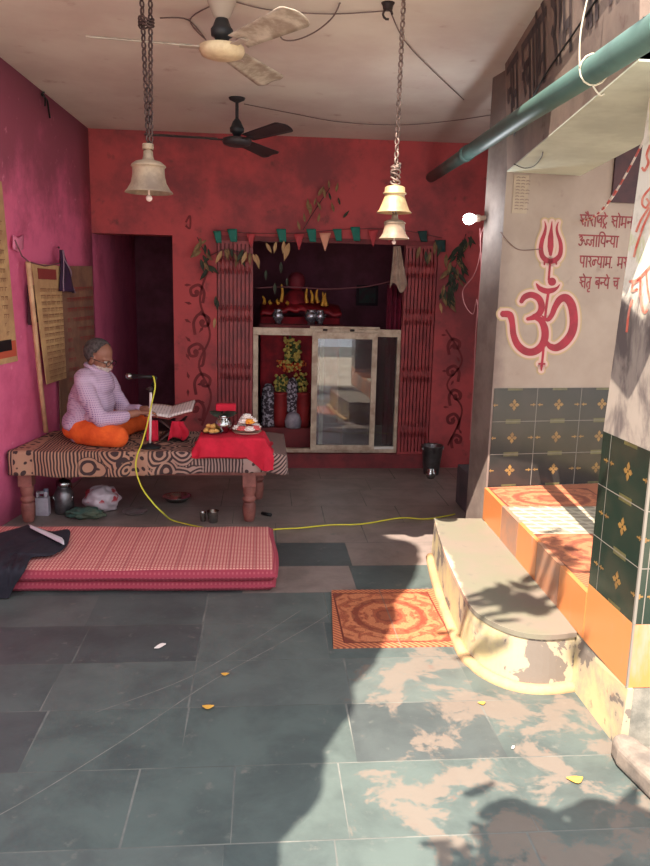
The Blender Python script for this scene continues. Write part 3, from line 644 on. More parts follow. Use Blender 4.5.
# ------------------------------------------------------------------ bells
CHAIN = M('rusty_chain', (92, 70, 66), (64, 50, 50), 30, .6, .6)
CHAINP = M('grey_chain', (150, 128, 118), (100, 82, 78), 30, .5, .6)
def chain(bm, p0, p1, ll=.034, r=.0042, wd=.009):
    p0, p1 = V(p0), V(p1); L = (p1 - p0).length; n = max(1, round(L / (ll * .74))); d = (p1 - p0).normalized()
    a = d.orthogonal().normalized(); b = d.cross(a)
    for k in range(n):
        c = p0 + d * (L * (k + .5) / n); s = a if k % 2 else b
        pts = [c + d * math.sin(t) * (ll / 2 - r) + s * math.cos(t) * wd for t in [i * 2 * PI / 10 for i in range(11)]]
        tube(bm, pts, r, 5, cap=False)
BELLP = [(.0, .19), (.018, .19), (.02, .165), (.024, .15), (.05, .142), (.066, .128), (.07, .12), (.066, .117), (.063, .112), (.064, .08), (.07, .045), (.084, .016), (.094, .004), (.096, 0), (.091, .001), (.078, .022), (.062, .05), (.055, .1), (.001, .125)]
BELLC = [(.0, .165), (.02, .165), (.024, .155), (.045, .152), (.056, .146), (.058, .118), (.066, .114), (.066, .108), (.055, .104), (.058, .09), (.07, .055), (.086, .016), (.098, .004), (.098, 0), (.09, .002), (.06, .06), (.001, .09)]
def bell(name, label, c, s, mat, zs=1, chains=(), chmat=CHAIN, clap=True, group=None, prof=BELLP):
    c = V(c); t = thing(name, label, 'bell', c, group)
    bm = B(); lathe(bm, [(r * s, z * s * zs) for r, z in prof], c, 32); obj('bell_body', bm, mat, t)
    if clap:
        bm = B(); tube(bm, [c + V((0, 0, .1 * s)), c + V((0, 0, -.01 * s))], .004, 6); ell(bm, c + V((0, 0, -.02 * s)), .013 * s, seg=12); obj('clapper', bm, M('pale_clapper', (216, 190, 180), None, rough=.5), t)
    for a, b in chains:
        bm = B(); chain(bm, a, b); obj('chain', bm, chmat, t)
    return t
bl = PY(149, 193, 3.3); bl.z = PY(149, 193, 3.3).z
top = bl + V((0, 0, .145)); z2 = 2.8
bt = bell('temple_bell', 'dusty brass bell hanging on a doubled rusty chain', bl, 1.04, BRASSD, .84,
     [(top + V((.002, 0, .03)), V((bl.x - .014, bl.y, z2))), (top + V((.012, 0, .03)), V((bl.x + .024, bl.y, z2)))])
bm = B(); tube(bm, [top + V((0, 0, .0)), top + V((0, 0, .045))], .014, 10)
for k in range(5): tube(bm, loop2 if False else [top + V((math.cos(t) * .02, math.sin(t) * .02, .03 + .004 * k)) for t in [i * 2 * PI / 10 for i in range(11)]], .004, 5, cap=False)
obj('hanger', bm, BRASSD, bt)
bm = B(); 
for k in range(3):
    c = V((bl.x + .004, bl.y, PY(147, 26, 3.3).z + .012 * k)); tube(bm, [c + V((math.cos(t) * .03, math.sin(t) * .02, .008 * math.sin(2 * t))) for t in [i * 2 * PI / 12 for i in range(13)]], .004, 5, cap=False)
obj('binding_wire', bm, CHAIN, bt)
br = PY(394, 213, 3.3); br = V((br.x, br.y, br.z))
tp = br + V((0, 0, .125))
b1 = bell('temple_bell', 'polished brass upper bell of the hanging pair, topped by grey chain', br, .76, BRASS, .95, [(tp + V((0, 0, .0)), V((br.x + .006, br.y, 2.8)))], CHAINP, clap=False, group='pair of brass bells on one chain', prof=BELLC)
bm = B()
for k in range(6):
    a = k * 1.05; tube(bm, [tp + V((math.cos(t + a) * .02, math.sin(t + a) * .014, .0 + .014 * k + .01 * math.sin(t))) for t in [i * 2 * PI / 8 for i in range(9)]], .004, 5, cap=False)
obj('chain_knot', bm, CHAINP, b1)
bd = PY(394, 239, 3.3)
b2 = bell('temple_bell', 'dull brass lower bell of the hanging pair, with pale clapper', bd, .7, BRASSD, .78, [(bd + V((0, 0, .1)), br + V((0, 0, .02)))], CHAINP, group='pair of brass bells on one chain')

# ------------------------------------------------------------------ ceiling fans
def fan(label, hub, rot, R, mats, mount=None, wb=.064):
    hub = V(hub); t = thing('ceiling_fan', label, 'ceiling fan', (hub.x, hub.y, 2.8))
    mb, mm, mr = mats
    bm = B(); lathe(bm, [(.0, -.035), (.055, -.034), (.09, -.022), (.098, -.005), (.096, .012), (.07, .02), (.035, .026), (.02, .03), (.02, .03)], hub, 28); obj('motor', bm, mm, t)
    bm = B(); lathe(bm, [(.02, .026), (.035, .05), (.046, .055), (.048, .08), (.04, .09), (.028, .12), (.02, .13), (.013, .14)], hub, 20); obj('cup', bm, M('dark_fan_cup', (40, 40, 44), None, rough=.5), t)
    bm = B(); lathe(bm, [(.011, .13), (.011, 2.8 - hub.z)], hub, 12)
    if hub.z > 2.57 or mount: pass
    obj('rod', bm, mr, t)
    bm = B(); lathe(bm, [(.012, -.1), (.035, -.085), (.06, -.03), (.066, 0)] if mount != 'bare' else [(.012, -.03), (.05, -.012), (.055, 0)], (hub.x, hub.y, 2.8), 20); obj('canopy', bm, mr, t)
    for a in rot:
        a = math.radians(a); d = V((math.cos(a), math.sin(a), 0)); s = V((-math.sin(a), math.cos(a), 0)); tl = (s + V((0, 0, -.27))).normalized()
        bm = B()
        def bp(i, j):
            l = lerp(.13, R, i); w = lerp(wb * .8, wb * 1.15, i)
            if i > .9: w *= math.sqrt(max(0, 1 - ((i - .9) / .115) ** 2))
            return hub + d * l + tl * (w * (2 * j - 1)) + V((0, 0, .004 + .006 * (1 - (2 * j - 1) ** 2)))
        grid(bm, bp, 24, 6)
        ret = bmesh.ops.extrude_face_region(bm, geom=list(bm.faces))
        for v_ in ret['geom']:
            if isinstance(v_, bmesh.types.BMVert): v_.co.z += .003
        bl_ = obj('blade', bm, mb, t)
        bm = B(); obox(bm, hub + d * .08 - s * .018 + V((0, 0, .0)), d * .1, s * .036, V((0, 0, .005))); obj('blade_bracket', bm, mr, bl_)
    return t
DUSTW = M('dusty_white_blade', (196, 184, 168), (150, 134, 120), 12, .6)
f1 = PY(222, 50, 3.5)
fan('cream ceiling fan with dusty pale blades and dark motor cup', f1, (-56, 66, 187), .56, (DUSTW, M('cream_motor', (226, 206, 170), (190, 164, 132), 6, .5), M('fan_canopy_grey', (170, 154, 142), None)))
DB = M('dark_brown_blade', (48, 42, 46), (60, 52, 54), 10, .5)
f2 = PY(237, 141, 5.28)
fan('dark brown ceiling fan nearer the red wall', f2, (-58, 66, 187), .6, (DB, DB, M('dark_rod', (40, 36, 40), None)), 'bare', .06)
WIRE = M('dark_wire', (112, 94, 90), None)
def wire(label, pts, r=.0028, mat=WIRE):
    bm = B(); tube(bm, smooth_line(pts), r, 5); return obj('ceiling_wire', bm, mat, label=label, cat='wire')
h = V((0, 0, -.006))
wire('thin wire crossing the ceiling behind the dark fan to the pier', [PZ(244, 104, 2.795), PZ(290, 113, 2.79), PZ(340, 122, 2.786), PZ(400, 125, 2.788), PZ(450, 121, 2.793), PZ(491, 115, 2.795)])
wire('wire slanting from the dark ceiling hook towards the beam', [PZ(388, 5, 2.795), PZ(404, 40, 2.79), PZ(432, 70, 2.79), PZ(464, 100, 2.795)])
wire('long wire running along the ceiling above the pale fan', [PZ(232, 1, 2.795), PZ(270, 10, 2.79), PZ(330, 14, 2.79), PZ(386, 11, 2.795)])
wire('loop of loose wire under the ceiling beside the pale fan', [PZ(340, 3, 2.795), PZ(332, 18, 2.78), PZ(315, 32, 2.775), PZ(296, 40, 2.775), PZ(282, 39, 2.78), PZ(280, 28, 2.795)], .0035)
wire('kinked wire on the ceiling between doubled chain and pale fan', [PZ(160, 18, 2.797), PZ(188, 20, 2.795), PZ(206, 40, 2.79), PZ(190, 20, 2.795), PZ(215, 4, 2.796)], .003)
bm = B(); c = PZ(388, 3, 2.8); lathe(bm, [(.0, -.03), (.02, -.028), (.024, -.01), (.03, 0)], c, 12); tube(bm, [c + V((.0, 0, -.03)) + V((math.cos(t) * .02, 0, math.sin(t) * .02 - .015)) for t in [i * 2 * PI / 10 for i in range(9)]], .005, 6)
obj('ceiling_hook', bm, DARKIRON, label='dark iron hook in the ceiling above the bell pair', cat='hook')
bm = B(); tube(bm, smooth_line([PW(44, 92, .006), PW(42, 95, .02), PW(47, 100, .012), PW(49, 112, .01), PW(50, 118, .008)]), .006, 6)
tube(bm, smooth_line([PW(42, 93, .008), PW(45, 98, .02), PW(45, 106, .012)]), .006, 6)
obj('cable_stub', bm, BLACK, label='black cable stub sticking out high on pink wall', cat='cable')

# ------------------------------------------------------------------ posters, charts, bag on the pink wall
PAPER = M('aged_chart_paper', (206, 166, 116), (176, 134, 96), 5, .8)
PAPER2 = M('brown_chart_paper', (146, 106, 84), (120, 84, 70), 5, .8)
INK = M('brown_ink', (138, 92, 66), None, rough=.8); INKR = M('rust_red_ink', (136, 50, 46), None, rough=.8)
def panel(bm, q, th=.006, mi=0):
    n = V((1, 0, 0)); hexa(bm, [p for p in q], [p + n * th for p in q], mi)
def bil(q, s, t): return q[0].lerp(q[1], s).lerp(q[3].lerp(q[2], s), t)
def script_lines(bm, q, n, mi, s0=.08, s1=.94, t0=.1, t1=.95, w=.009, off=.013, broken=True):
    random.seed(n * 3 + mi)
    L = (q[1] - q[0]).length; H = (q[3] - q[0]).length
    mp = lambda x, y, e: bil(q, x / L, y / H) + V((off + e, 0, 0))
    for k in range(n):
        t = lerp(t0, t1, (k + .5) / n) * H; x = s0 * L
        while x < s1 * L - .02:
            wl = random.uniform(.05, .13); x1 = min(x + wl, s1 * L)
            ribbon(bm, [(x, t), (x1, t)], w * .5, mp, mi)
            xx = x
            while xx < x1 - .008:
                ribbon(bm, [(xx + .004, t), (xx + .008, t + .012), (xx + .003, t + .022)], w * .5, mp, mi, .0002); xx += random.uniform(.014, .022)
            x = x1 + .018
LWO = .004
tr, br_ = PW(9, 240, LWO), PW(17, 361, LWO)
top_r = PW(2, 150, LWO); top_r = V((wall_x(top_r.y, 2.15) + LWO, top_r.y, 2.15))
yl = 3.75
q = [V((wall_x(yl, 2.15) + LWO, yl, 2.15)), top_r, br_, V((wall_x(yl, br_.z) + LWO, yl, br_.z))]
bm = B(); panel(bm, q, .006, 0)
script_lines(bm, q, 16, 1, .05, .93, .03, .84)
def sub(q, s0, s1, t0, t1): return [bil(q, s0, t0), bil(q, s1, t0), bil(q, s1, t1), bil(q, s0, t1)]
panel(bm, [p + V((.009, 0, 0)) for p in sub(q, 0, .985, .87, .965)], .002, 2)
panel(bm, [p + V((.011, 0, 0)) for p in sub(q, .7, .93, .86, .925)], .003, 3)
obj('poster', bm, [PAPER, INK, M('rust_orange_print', (190, 84, 60), None), BLACK], label='large yellowed printed poster with rust orange bottom strip on pink wall', cat='poster')
q = [PW(31, 263, .055), PW(60, 266, .05), PW(66, 378, .05), PW(46, 381, .055)]
q[3].z = q[2].z
t = thing('cloth_chart', 'tall yellowed cloth chart of writing hanging on pink wall', 'chart', q[3])
bm = B(); panel(bm, q, .004, 0); script_lines(bm, q, 15, 1, .14, .95, .17, .97, off=.012)
panel(bm, [p + V((.009, 0, 0)) for p in sub(q, .14, .78, .035, .12)], .0015, 2)
obj('cloth', bm, [PAPER, INK, INKR], t)
bm = B(); tube(bm, [PW(28, 262, .06), PW(34, 320, .06), PW(40, 380, .062), PW(46, 432, .065)], .017, 8); obj('side_pole', bm, M('pale_bamboo', (206, 162, 124), (178, 132, 100), 8, .6), t, label='pale wooden pole')
bm = B(); tube(bm, [PW(15, 240, .03), PW(22, 256, .045), PW(29, 262, .06), PW(45, 266, .06), PW(60, 263, .055), PW(60, 250, .03)], .005, 6); obj('hanging_string', bm, M('grey_string', (120, 74, 80), None), t)
q = [PW(56, 266, .02), PW(91, 266, .02), PW(96, 420, .02), PW(60, 430, .02)]
bm = B(); panel(bm, q, .01, 0); script_lines(bm, q, 13, 1, .2, .95, .1, .9, .012, .02)
obj('text_board', bm, [PAPER2, M('dull_red_ink', (150, 56, 56), None)], label='brown text board with dull red writing behind the cloth chart', cat='board')
bm = B(); q = [PW(27, 285, .02), PW(31, 285, .02), PW(35, 322, .02), PW(28, 325, .02)]; panel(bm, q, .02); obj('cloth_strip', bm, M('dark_maroon_cloth', (64, 20, 34), None), label='dark maroon strip of cloth behind the pole of the chart', cat='cloth')
bagc = PW(66, 275, .05)
t = thing('cloth_bag', 'small dark purple cloth bag with pale edging hung from a nail', 'bag', PW(60, 247, .03))
def bg(i, j):
    a = PW(59.5, 250, .06); L_ = PW(60, 291, .07); R_ = PW(73.5, 293, .07); b = lerp(a.lerp(L_, i), (a + V((0, .03, 0))).lerp(R_, i), j)
    return b + V((.028 * math.sin(PI * j) * (.4 + i) + .008 * math.sin(9 * j + 4 * i), 0, 0))
BAG = M('dark_purple_cloth', (56, 26, 56), (40, 22, 40), 9, .9)
bm = B(); grid(bm, bg, 14, 8); obj('bag_body', bm, BAG, t, solid=.012)
EDG = M('pale_edging', (150, 120, 136), None)
for j in (.1, .5, .97):
    bm = B(); tube(bm, [bg(i / 8, j) + V((.012, 0, 0)) for i in range(9)] if j != .5 else [bg(.1 + .5 * i / 8, .35 + .4 * i / 8) + V((.014, 0, 0)) for i in range(9)], .0045, 6); obj('edging', bm, EDG, t, label='pale edging cord')
bm = B(); tube(bm, [PW(59, 247, -.005), PW(59, 248, .055)], .005, 6); obj('nail', bm, DARKIRON, t)
bm = B()
grid(bm, lambda i, j: PW(13 + 10 * i, 238 + 14 * j - abs(i - .5) * 6, .012 + .014 * math.sin(3 * i + 2 * j)), 6, 8)
obj('pink_ribbon', bm, M('pink_cloth', (226, 130, 160), None), label='pale pink ribbon knot beside the yellowed poster', cat='ribbon', solid=.006)

# ------------------------------------------------------------------ folding gates
GATE = M('gate_red_paint', (160, 62, 64), (128, 50, 54), 8, .5)
def gate(label, x0, x1, z0=.1, z1=1.95):
    t = thing('folding_gate', label, 'gate', ((x0 + x1) / 2, 6.5, z0), 'folding gates of the shrine')
    n = 9
    for k in range(n):
        x = lerp(x0 + .014, x1 - .014, k / (n - 1)); bm = B(); box(bm, x - .0115, x + .0115, 6.505, 6.545, z0 + .03, z1); obj('bar', bm, GATE, t)
    for zc in (z0 + .25, z0 + .75, z0 + 1.25, z0 + 1.65):
        bm = B()
        for k in range(n - 1):
            a, b = lerp(x0 + .014, x1 - .014, k / (n - 1)), lerp(x0 + .014, x1 - .014, (k + 1) / (n - 1))
            for s in (-1, 1): tube(bm, [(a, 6.502, zc - s * .07), (b, 6.502, zc + s * .07)], .005, 5)
        obj('lattice', bm, GATE, t)
    bm = B(); box(bm, x0, x1, 6.5, 6.56, z0 + .025, z0 + .045); obj('rail', bm, GATE, t)
    bm = B(); box(bm, x0, x1, 6.5, 6.56, z1 - .02, z1 + .03); obj('rail', bm, GATE, t)
    bm = B(); box(bm, x0, x1, 6.548, 6.56, z0 + .046, z1 - .021); obj('back_sheet', bm, GATE, t)
    return t
gate('folded red metal gate beside the floral panel near the dark doorway', -.385, -.085)
gate('folded red metal gate above the dark bucket', 1.215, 1.495)

# ------------------------------------------------------------------ sliding glass partition
YC = 6.53
def rx(px, py=335): return PY(px, py, YC)
part = thing('sliding_glass_partition', 'cream framed sliding glass partition across the shrine opening', 'partition', (.57, YC, .13))
xl, xr = -.083, 1.213
zt = 1.2
def fr(name, x0, x1, z0, z1, y0=YC, y1=YC + .045, lab=None, m=CREAM): 
    bm = B(); box(bm, x0, x1, y0, y1, z0, z1); return obj(name, bm, m, part, bevel=.004, label=lab)
fr('top_rail', xl, xr, 1.17, 1.235); fr('bottom_rail', xl, xr, .128, .165); fr('post', xl, xl + .045, .165, 1.17); fr('post', xr - .03, xr, .165, 1.17)
s0, s1 = PY(311, 400, YC).x, PY(375, 400, YC).x
fr('upper_track', s0 - .02, s1 + .02, 1.235, 1.255, YC - .01, YC + .02)
for x in (PY(325, 335, YC).x, PY(352, 335, YC).x): fr('roller', x - .02, x + .02, 1.215, 1.232, YC - .018, YC - .001, m=DARKIRON)
sash = thing_sash = None
bm = B()
for (x0, x1, z0, z1) in ((s0, s0 + .05, .16, 1.205), (s1 - .045, s1, .16, 1.205), (s0 + .0501, s1 - .0451, .16, .205), (s0 + .0501, s1 - .0451, 1.15, 1.205)): box(bm, x0, x1, YC - .036, YC - .004, z0, z1)
sash = obj('sliding_sash', bm, CREAM, part)
def glassmat(name, haze, hc):
    n = NT(name); t = n.t
    g = n.new('ShaderNodeBsdfGlossy'); g.inputs['Roughness'].default_value = .0; tr_ = n.new('ShaderNodeBsdfTransparent'); tr_.inputs[0].default_value = (.86, .87, .88, 1)
    df = n.new('ShaderNodeBsdfDiffuse'); df.inputs[0].default_value = lin(hc)
    fz = n.new('ShaderNodeFresnel'); fz.inputs[0].default_value = 1.9
    m1 = n.new('ShaderNodeMixShader'); m2 = n.new('ShaderNodeMixShader')
    v = n.co(); hz = n.math('MULTIPLY', n.step(n.noise(v, 5, 5), .2, .8), haze * 2)
    n.l.new(hz, m1.inputs[0]); n.l.new(tr_.outputs[0], m1.inputs[1]); n.l.new(df.outputs[0], m1.inputs[2])
    n.l.new(fz.outputs[0], m2.inputs[0]); n.l.new(m1.outputs[0], m2.inputs[1]); n.l.new(g.outputs[0], m2.inputs[2])
    n.l.new(m2.outputs[0], n.n['Material Output'].inputs[0]); return n.m
GLASS = glassmat('dusty_glass', .14, (160, 150, 152)); GLASSC = glassmat('clear_glass', .06, (150, 140, 140))
bm = B(); box(bm, s0 + .05, s1 - .045, YC - .022, YC - .017, .205, 1.15); obj('pane', bm, GLASS, sash, label='dusty glass pane')
bm = B(); box(bm, s1 - .02, xr - .03, YC + .02, YC + .025, .165, 1.17); obj('pane', bm, GLASSC, part, label='clear fixed glass pane')
bm = B(); box(bm, s0 + .075, s0 + .11, YC + .012, YC + .04, .17, 1.165); obj('inner_stile', bm, CREAM, part)
bm = B(); box(bm, s1, xr - .03, YC - .01, YC + .04, .165, .185); obj('sill_plate', bm, M('white_sill', (226, 220, 212), None), part, label='white sill plate')

# ------------------------------------------------------------------ shrine contents
def A(px, py, Y): return PY(px, py, Y)
REDCLOTH = M('red_shrine_cloth', (150, 24, 36), (110, 18, 30), 8, .8)
al0, al1 = A(262, 400, 7.0), A(330, 400, 7.0)
t = thing('altar', 'tall red draped altar inside the shrine behind the glass', 'altar', (.3, 7.3, 0))
bm = B(); box(bm, -.02, .72, 7.02, 7.55, 0, .3); obj('plinth', bm, REDDARK, t)
bm = B(); grid(bm, lambda i, j: V((lerp(-.02, .72, i), 7.06 - .012 * math.sin(i * 40) * (1 - j), lerp(.3, 1.3, j))), 60, 6); grid(bm, lambda i, j: V((lerp(-.02, .72, i), lerp(7.06, 7.5, j), 1.3)), 4, 4)
obj('front_drape', bm, REDCLOTH, t, solid=.01)
cl = A(297, 300, 7.3)
bm = B()
def can(i, j):
    a = lerp(-.02, .74, i); return V((a, 7.1 + .3 * j, 1.40 + .05 * math.sin(PI * i) - .08 * (1 - j) + .012 * math.sin(40 * i) * (1 - j)))
grid(bm, can, 40, 5); obj('cushion_cover', bm, M('crimson_satin', (168, 34, 44), (128, 26, 36), 6, .5), t, solid=.03, label='crimson satin cover on top')
SILV = M('silver_vessel', (196, 190, 200), (140, 134, 146), 12, .25, .8)
for k, (px, py, s) in enumerate(((278, 325, .9), (311, 325, 1.1), (320, 328, .8))):
    c = A(px, py, 6.98); bm = B(); c.z = 1.245
    lathe(bm, [(.0, 0), (.04 * s, 0), (.03 * s, .02), (.055 * s, .05), (.065 * s, .08), (.05 * s, .11), (.035 * s, .12), (.048 * s, .135), (.0, .136)], c, 18)
    obj('silver_vessel', bm, SILV, label=('silver vessel on the altar ledge under the yellow plume by itself', 'larger silver pot standing at middle of altar ledge', 'small silver pot at the end of altar ledge next to the larger')[k], cat='vessel', group='silver vessels on the altar')
bm = B(); box(bm, -.03, .75, 6.88, 7.1, 1.2, 1.245); obj('altar_ledge', bm, REDDARK, label='dark red ledge in front of altar carrying silver vessels', cat='ledge')
PL = M('golden_plume', (226, 166, 62), (196, 130, 44), 10, .45)
spots = [(264, 304, 296), (271, 304, 300), (281, 302, 284), (279, 304, 299), (287, 304, 301), (307, 303, 287), (312, 303, 290), (318, 303, 289), (322, 306, 292), (327, 306, 293), (325, 306, 300)]
for k, (px, pb, pt_) in enumerate(spots):
    a, b = A(px, pb, 7.12), A(px - 1.5 + (k % 3), pt_, 7.14); bm = B()
    m1 = a.lerp(b, .5) + V((.012 * (-1) ** k, 0, 0)); tube(bm, smooth_line([a, m1, b]), [lerp(.017, .004, (i / 12) ** 2) for i in range(13)], 8)
    obj('golden_plume', bm, PL, label='golden flame shaped plume standing in the row on altar top', cat='plume', group='golden plumes on the altar top')
t = thing('deity_figure', 'dark red draped figure with rounded head behind the golden plumes', 'statue', A(297, 305, 7.4))
c = A(296.5, 290, 7.4); zc = c.z
bm = B(); lathe(bm, [(.0, -.2), (.16, -.2), (.15, -.1), (.1, -.04), (.07, -.01), (.045, .0)], c, 20); obj('robe', bm, REDCLOTH, t)
bm = B(); lathe(bm, [(.045, 0), (.075, .03), (.085, .08), (.08, .13), (.055, .165), (.0, .18)], c + V((0, 0, -.005)), 20); obj('head', bm, M('vermilion_stone', (132, 36, 48), (104, 28, 40), 8, .7), t)
# garlands of marigold on the altar front and red cloth bundles
def garland(label, pts, r, c1, c2, n):
    P = smooth_line(pts, 12); bm = B(); random.seed(n)
    for k in range(n):
        p = P[int(k * (len(P) - 1) / n)] + V((random.uniform(-r, r) * 1.4, random.uniform(-r, 0), random.uniform(-r, r)))
        ell(bm, p, r * random.uniform(.22, .42), seg=8, mi=k % 3 % 2)
    return obj('flower_garland', bm, [c1, c2], label=label, cat='garland', group='garlands on the altar front')
MG = M('marigold_yellow', (190, 164, 84), None); MG2 = M('leaf_green_dark', (70, 84, 44), None); MO = M('marigold_orange', (190, 84, 40), None)
Yg = 6.98
garland('yellow and green flower garland bunch at the top of altar front', [A(292, 342, Yg), A(293, 352, Yg), A(293, 360, Yg)], .05, MG, MG2, 130)
garland('orange flower garland across the altar front', [A(282, 364, Yg), A(292, 368, Yg), A(303, 364, Yg)], .035, MO, MG, 80)
garland('short yellow flower garland on the altar drape above the red pot', [A(281, 378, Yg), A(282, 386, Yg), A(283, 393, Yg)], .045, MG, MG2, 100)
garland('short yellow flower garland hanging next to the sliding sash', [A(300, 376, Yg), A(301, 384, Yg), A(301, 392, Yg)], .04, MG, MG2, 90)
SPK = NT('speckled_print'); v = SPK.co(); SPK = SPK.out(SPK.mix(SPK.step(SPK.noise(v, 38, 2), .5, .56), lin((60, 46, 56)), lin((176, 164, 176))), .8)
for px, p0, p1, w, lab in ((268, 432, 384, .065, 'dark speckled cloth bolster standing behind the cream post'), (292, 412, 378, .055, 'speckled cloth roll standing in the middle below the orange garland')):
    a, b = A(px, p0, 6.9), A(px, p1, 6.9); a.z = max(a.z, .305) if px > 280 else .3; bm = B()
    lathe(bm, [(.0, 0), (w * .9, 0), (w, .02), (w * 1.05, (b.z - a.z) * .6), (w * .8, b.z - a.z - .04), (w * .45, b.z - a.z), (.0, b.z - a.z + .005)], a, 18); obj('cloth_bolster', bm, SPK, label=lab, cat='bolster', group='speckled cloth bolsters')
bm = B(); box(bm, -.03, .75, 6.8, 7.02, 0, .3); obj('altar_bench', bm, REDDARK, label='low dark red bench at the foot of the altar', cat='bench')
for px, lab in ((280, 'red clay pot on the altar bench beside the dark speckled bolster'), (303, 'red clay pot on the altar bench beside the sliding sash')):
    c = A(px, 425, 6.88); c.z = .3; bm = B(); lathe(bm, [(.0, 0), (.05, 0), (.06, .05), (.066, .2), (.06, .3), (.07, .32), (.0, .325)], c, 20); obj('red_pot', bm, M('red_clay', (150, 34, 34), (122, 26, 30), 8, .6), label=lab, cat='pot', group='red pots in the shrine')
c = A(293, 428, 6.83); c.z = .302; bm = B(); lathe(bm, [(.0, 0), (.07, 0), (.08, .06), (.06, .12), (.03, .14), (.0, .14)], c, 18); obj('white_cloth_bundle', bm, M('grey_white_cloth', (176, 166, 176), (140, 130, 142), 14, .9), label='pale cloth bundle on bench in front of speckled roll', cat='bundle')
CUR = M('maroon_curtain', (122, 24, 52), (92, 18, 40), 6, .8)
bm = B(); a, b = A(388, 285, 6.75).x, A(404, 285, 6.75).x
grid(bm, lambda i, j: V((lerp(a, b + .05, i), 6.76 + .02 * math.sin(i * 28), lerp(.15, 1.62, j))), 40, 6); obj('curtain', bm, CUR, label='maroon curtain hanging behind clear fixed glass', cat='curtain', solid=.006)
bm = B()
grid(bm, lambda i, j: PY(lerp(lerp(394, 400, i), lerp(390, 407, i), j), lerp(246, 288 - 5 * math.sin(7 * i), j), 6.44) + V((0, .012 * math.sin(12 * i), 0)), 16, 14)
obj('hanging_cloth', bm, M('grey_beige_cloth', (176, 150, 132), (140, 116, 104), 8, .9), label='grey beige cloth hanging from the lintel beside the folded gate', cat='cloth', solid=.006)
bm = B(); a, b = A(357, 285, 8.55), A(378, 306, 8.55); box(bm, a.x, b.x, 8.57, 8.598, b.z, a.z, 0); box(bm, a.x + .03, b.x - .03, 8.562, 8.57, b.z + .03, a.z - .03, 1)
obj('framed_picture', bm, [M('dark_frame', (50, 26, 34), None), M('dark_green_print', (58, 70, 64), (74, 46, 54), 14)], label='small dark green framed picture on shrine back wall', cat='picture')
bm = B(); pts = [PY(255, 288, 6.72), PY(290, 287, 6.72), PY(330, 289, 6.72), PY(370, 286, 6.72), PY(400, 278, 6.72)]; tube(bm, smooth_line(pts), .006, 5); obj('curtain_string', bm, M('dull_red_string', (110, 60, 66), None), label='sagging string stretched across the shrine opening', cat='string')

# ------------------------------------------------------------------ bunting and leaf garlands
bun = thing('bunting', 'string of small green and orange pennants across the top of the shrine opening', 'bunting', (.5, 6.45, 2.0))
ST = M('bunting_string', (90, 50, 52), None)
YB = 6.44
bm = B(); tube(bm, smooth_line([PY(214, 230, YB), PY(250, 233, YB), PY(300, 233, YB), PY(350, 229, YB), PY(400, 230, YB), PY(442, 238, YB)]), .003, 5); obj('string', bm, ST, bun)
cols = {'g': M('green_pennant', (30, 104, 90), None), 'o': M('peach_pennant', (216, 150, 124), None), 'r': M('red_pennant', (176, 60, 66), None), 'd': M('dark_green_pennant', (30, 56, 54), None)}
for px, py, w, h_, k in ((217, 231, 8, 12, 'g'), (232, 229, 10, 13, 'g'), (251, 234, 9, 14, 'r'), (281, 229, 10, 13, 'g'), (299, 234, 10, 16, 'r'), (311, 229, 10, 13, 'g'), (325, 233, 12, 18, 'o'), (337, 229, 9, 12, 'g'), (355, 227, 10, 14, 'g'), (373, 230, 11, 17, 'r'), (389, 230, 9, 12, 'r'), (422, 231, 10, 11, 'd'), (440, 240, 11, 12, 'd')):
    bm = B()
    def pf(i, j): 
        w2 = w * (1 - j * (.96 if k in 'or' else .35)); return PY(px + (i - .5) * w2 + (2 * j if k in 'gd' else 0), py + h_ * j, YB) + V((0, -.006 - .008 * math.sin(3 * i + 3 * j), 0))
    grid(bm, pf, 5, 5); obj('pennant', bm, cols[k], bun, solid=.002, label={'g': 'green paper pennant', 'o': 'peach pennant', 'r': 'red pennant', 'd': 'dark green pennant'}[k])
LG = [M('dark_leaf', (56, 62, 46), (42, 44, 36), 20, .7), M('dry_leaf', (140, 112, 76), (112, 84, 60), 20, .8), M('pale_dry_leaf', (176, 140, 100), None, rough=.8)]
def leaf(bm, p, d, l, w):
    d = V(d).normalized(); s = d.cross(V((0, -1, 0))).normalized(); n = s.cross(d)
    def lf(i, j):
        ww = w * math.sin(PI * min(.98, max(.02, i)) ** .8) * (j - .5); return p + d * (l * i) + s * ww + n * (abs(j - .5) * w * .5 + .06 * l * i * i)
    grid(bm, lf, 6, 2)
def leaf_garland(label, pts, leaves, r=.004):
    P = [PY(x_, y_, 6.45) for x_, y_ in pts]; t = thing('leaf_garland', label, 'garland', P[0], 'leaf garlands round the shrine opening')
    bm = B(); tube(bm, smooth_line(P), r, 5); obj('string', bm, ST, t)
    for (px, py, ang, l, mi) in leaves:
        a = math.radians(ang); bm = B(); leaf(bm, PY(px, py, 6.44), (math.cos(a), -.15, math.sin(a)), l, l * .3); obj('leaf', bm, LG[mi], t)
random.seed(3)
lv = []
for k in range(16): 
    u = k / 15; lv.append((lerp(197, 212, random.random()), lerp(238, 270, u), random.uniform(-150, -40), random.uniform(.07, .12), random.choice((0, 0, 0, 1))))
for k in range(12): lv.append((lerp(222, 256, k / 11), lerp(248, 258, random.random()), random.uniform(-120, -60), random.uniform(.08, .13), random.choice((1, 1, 0, 2))))
for (a, b) in ((216, 296), (215, 318), (218, 300)): lv.append((a, b, -95, .09, 0 if b < 310 else 2))
leaf_garland('withered dark leaf garland draped over the folded gate near the floral panel', [(197, 237), (208, 255), (222, 250), (240, 252), (256, 256)], lv)
lv = [(266, 243, -60, .1, 2), (276, 242, -100, .1, 2), (284, 241, -95, .11, 2), (289, 243, -105, .16, 2), (281, 262, -90, .1, 0), (266, 270, -90, .09, 0), (275, 283, -90, .1, 0), (287, 278, -90, .08, 0)]
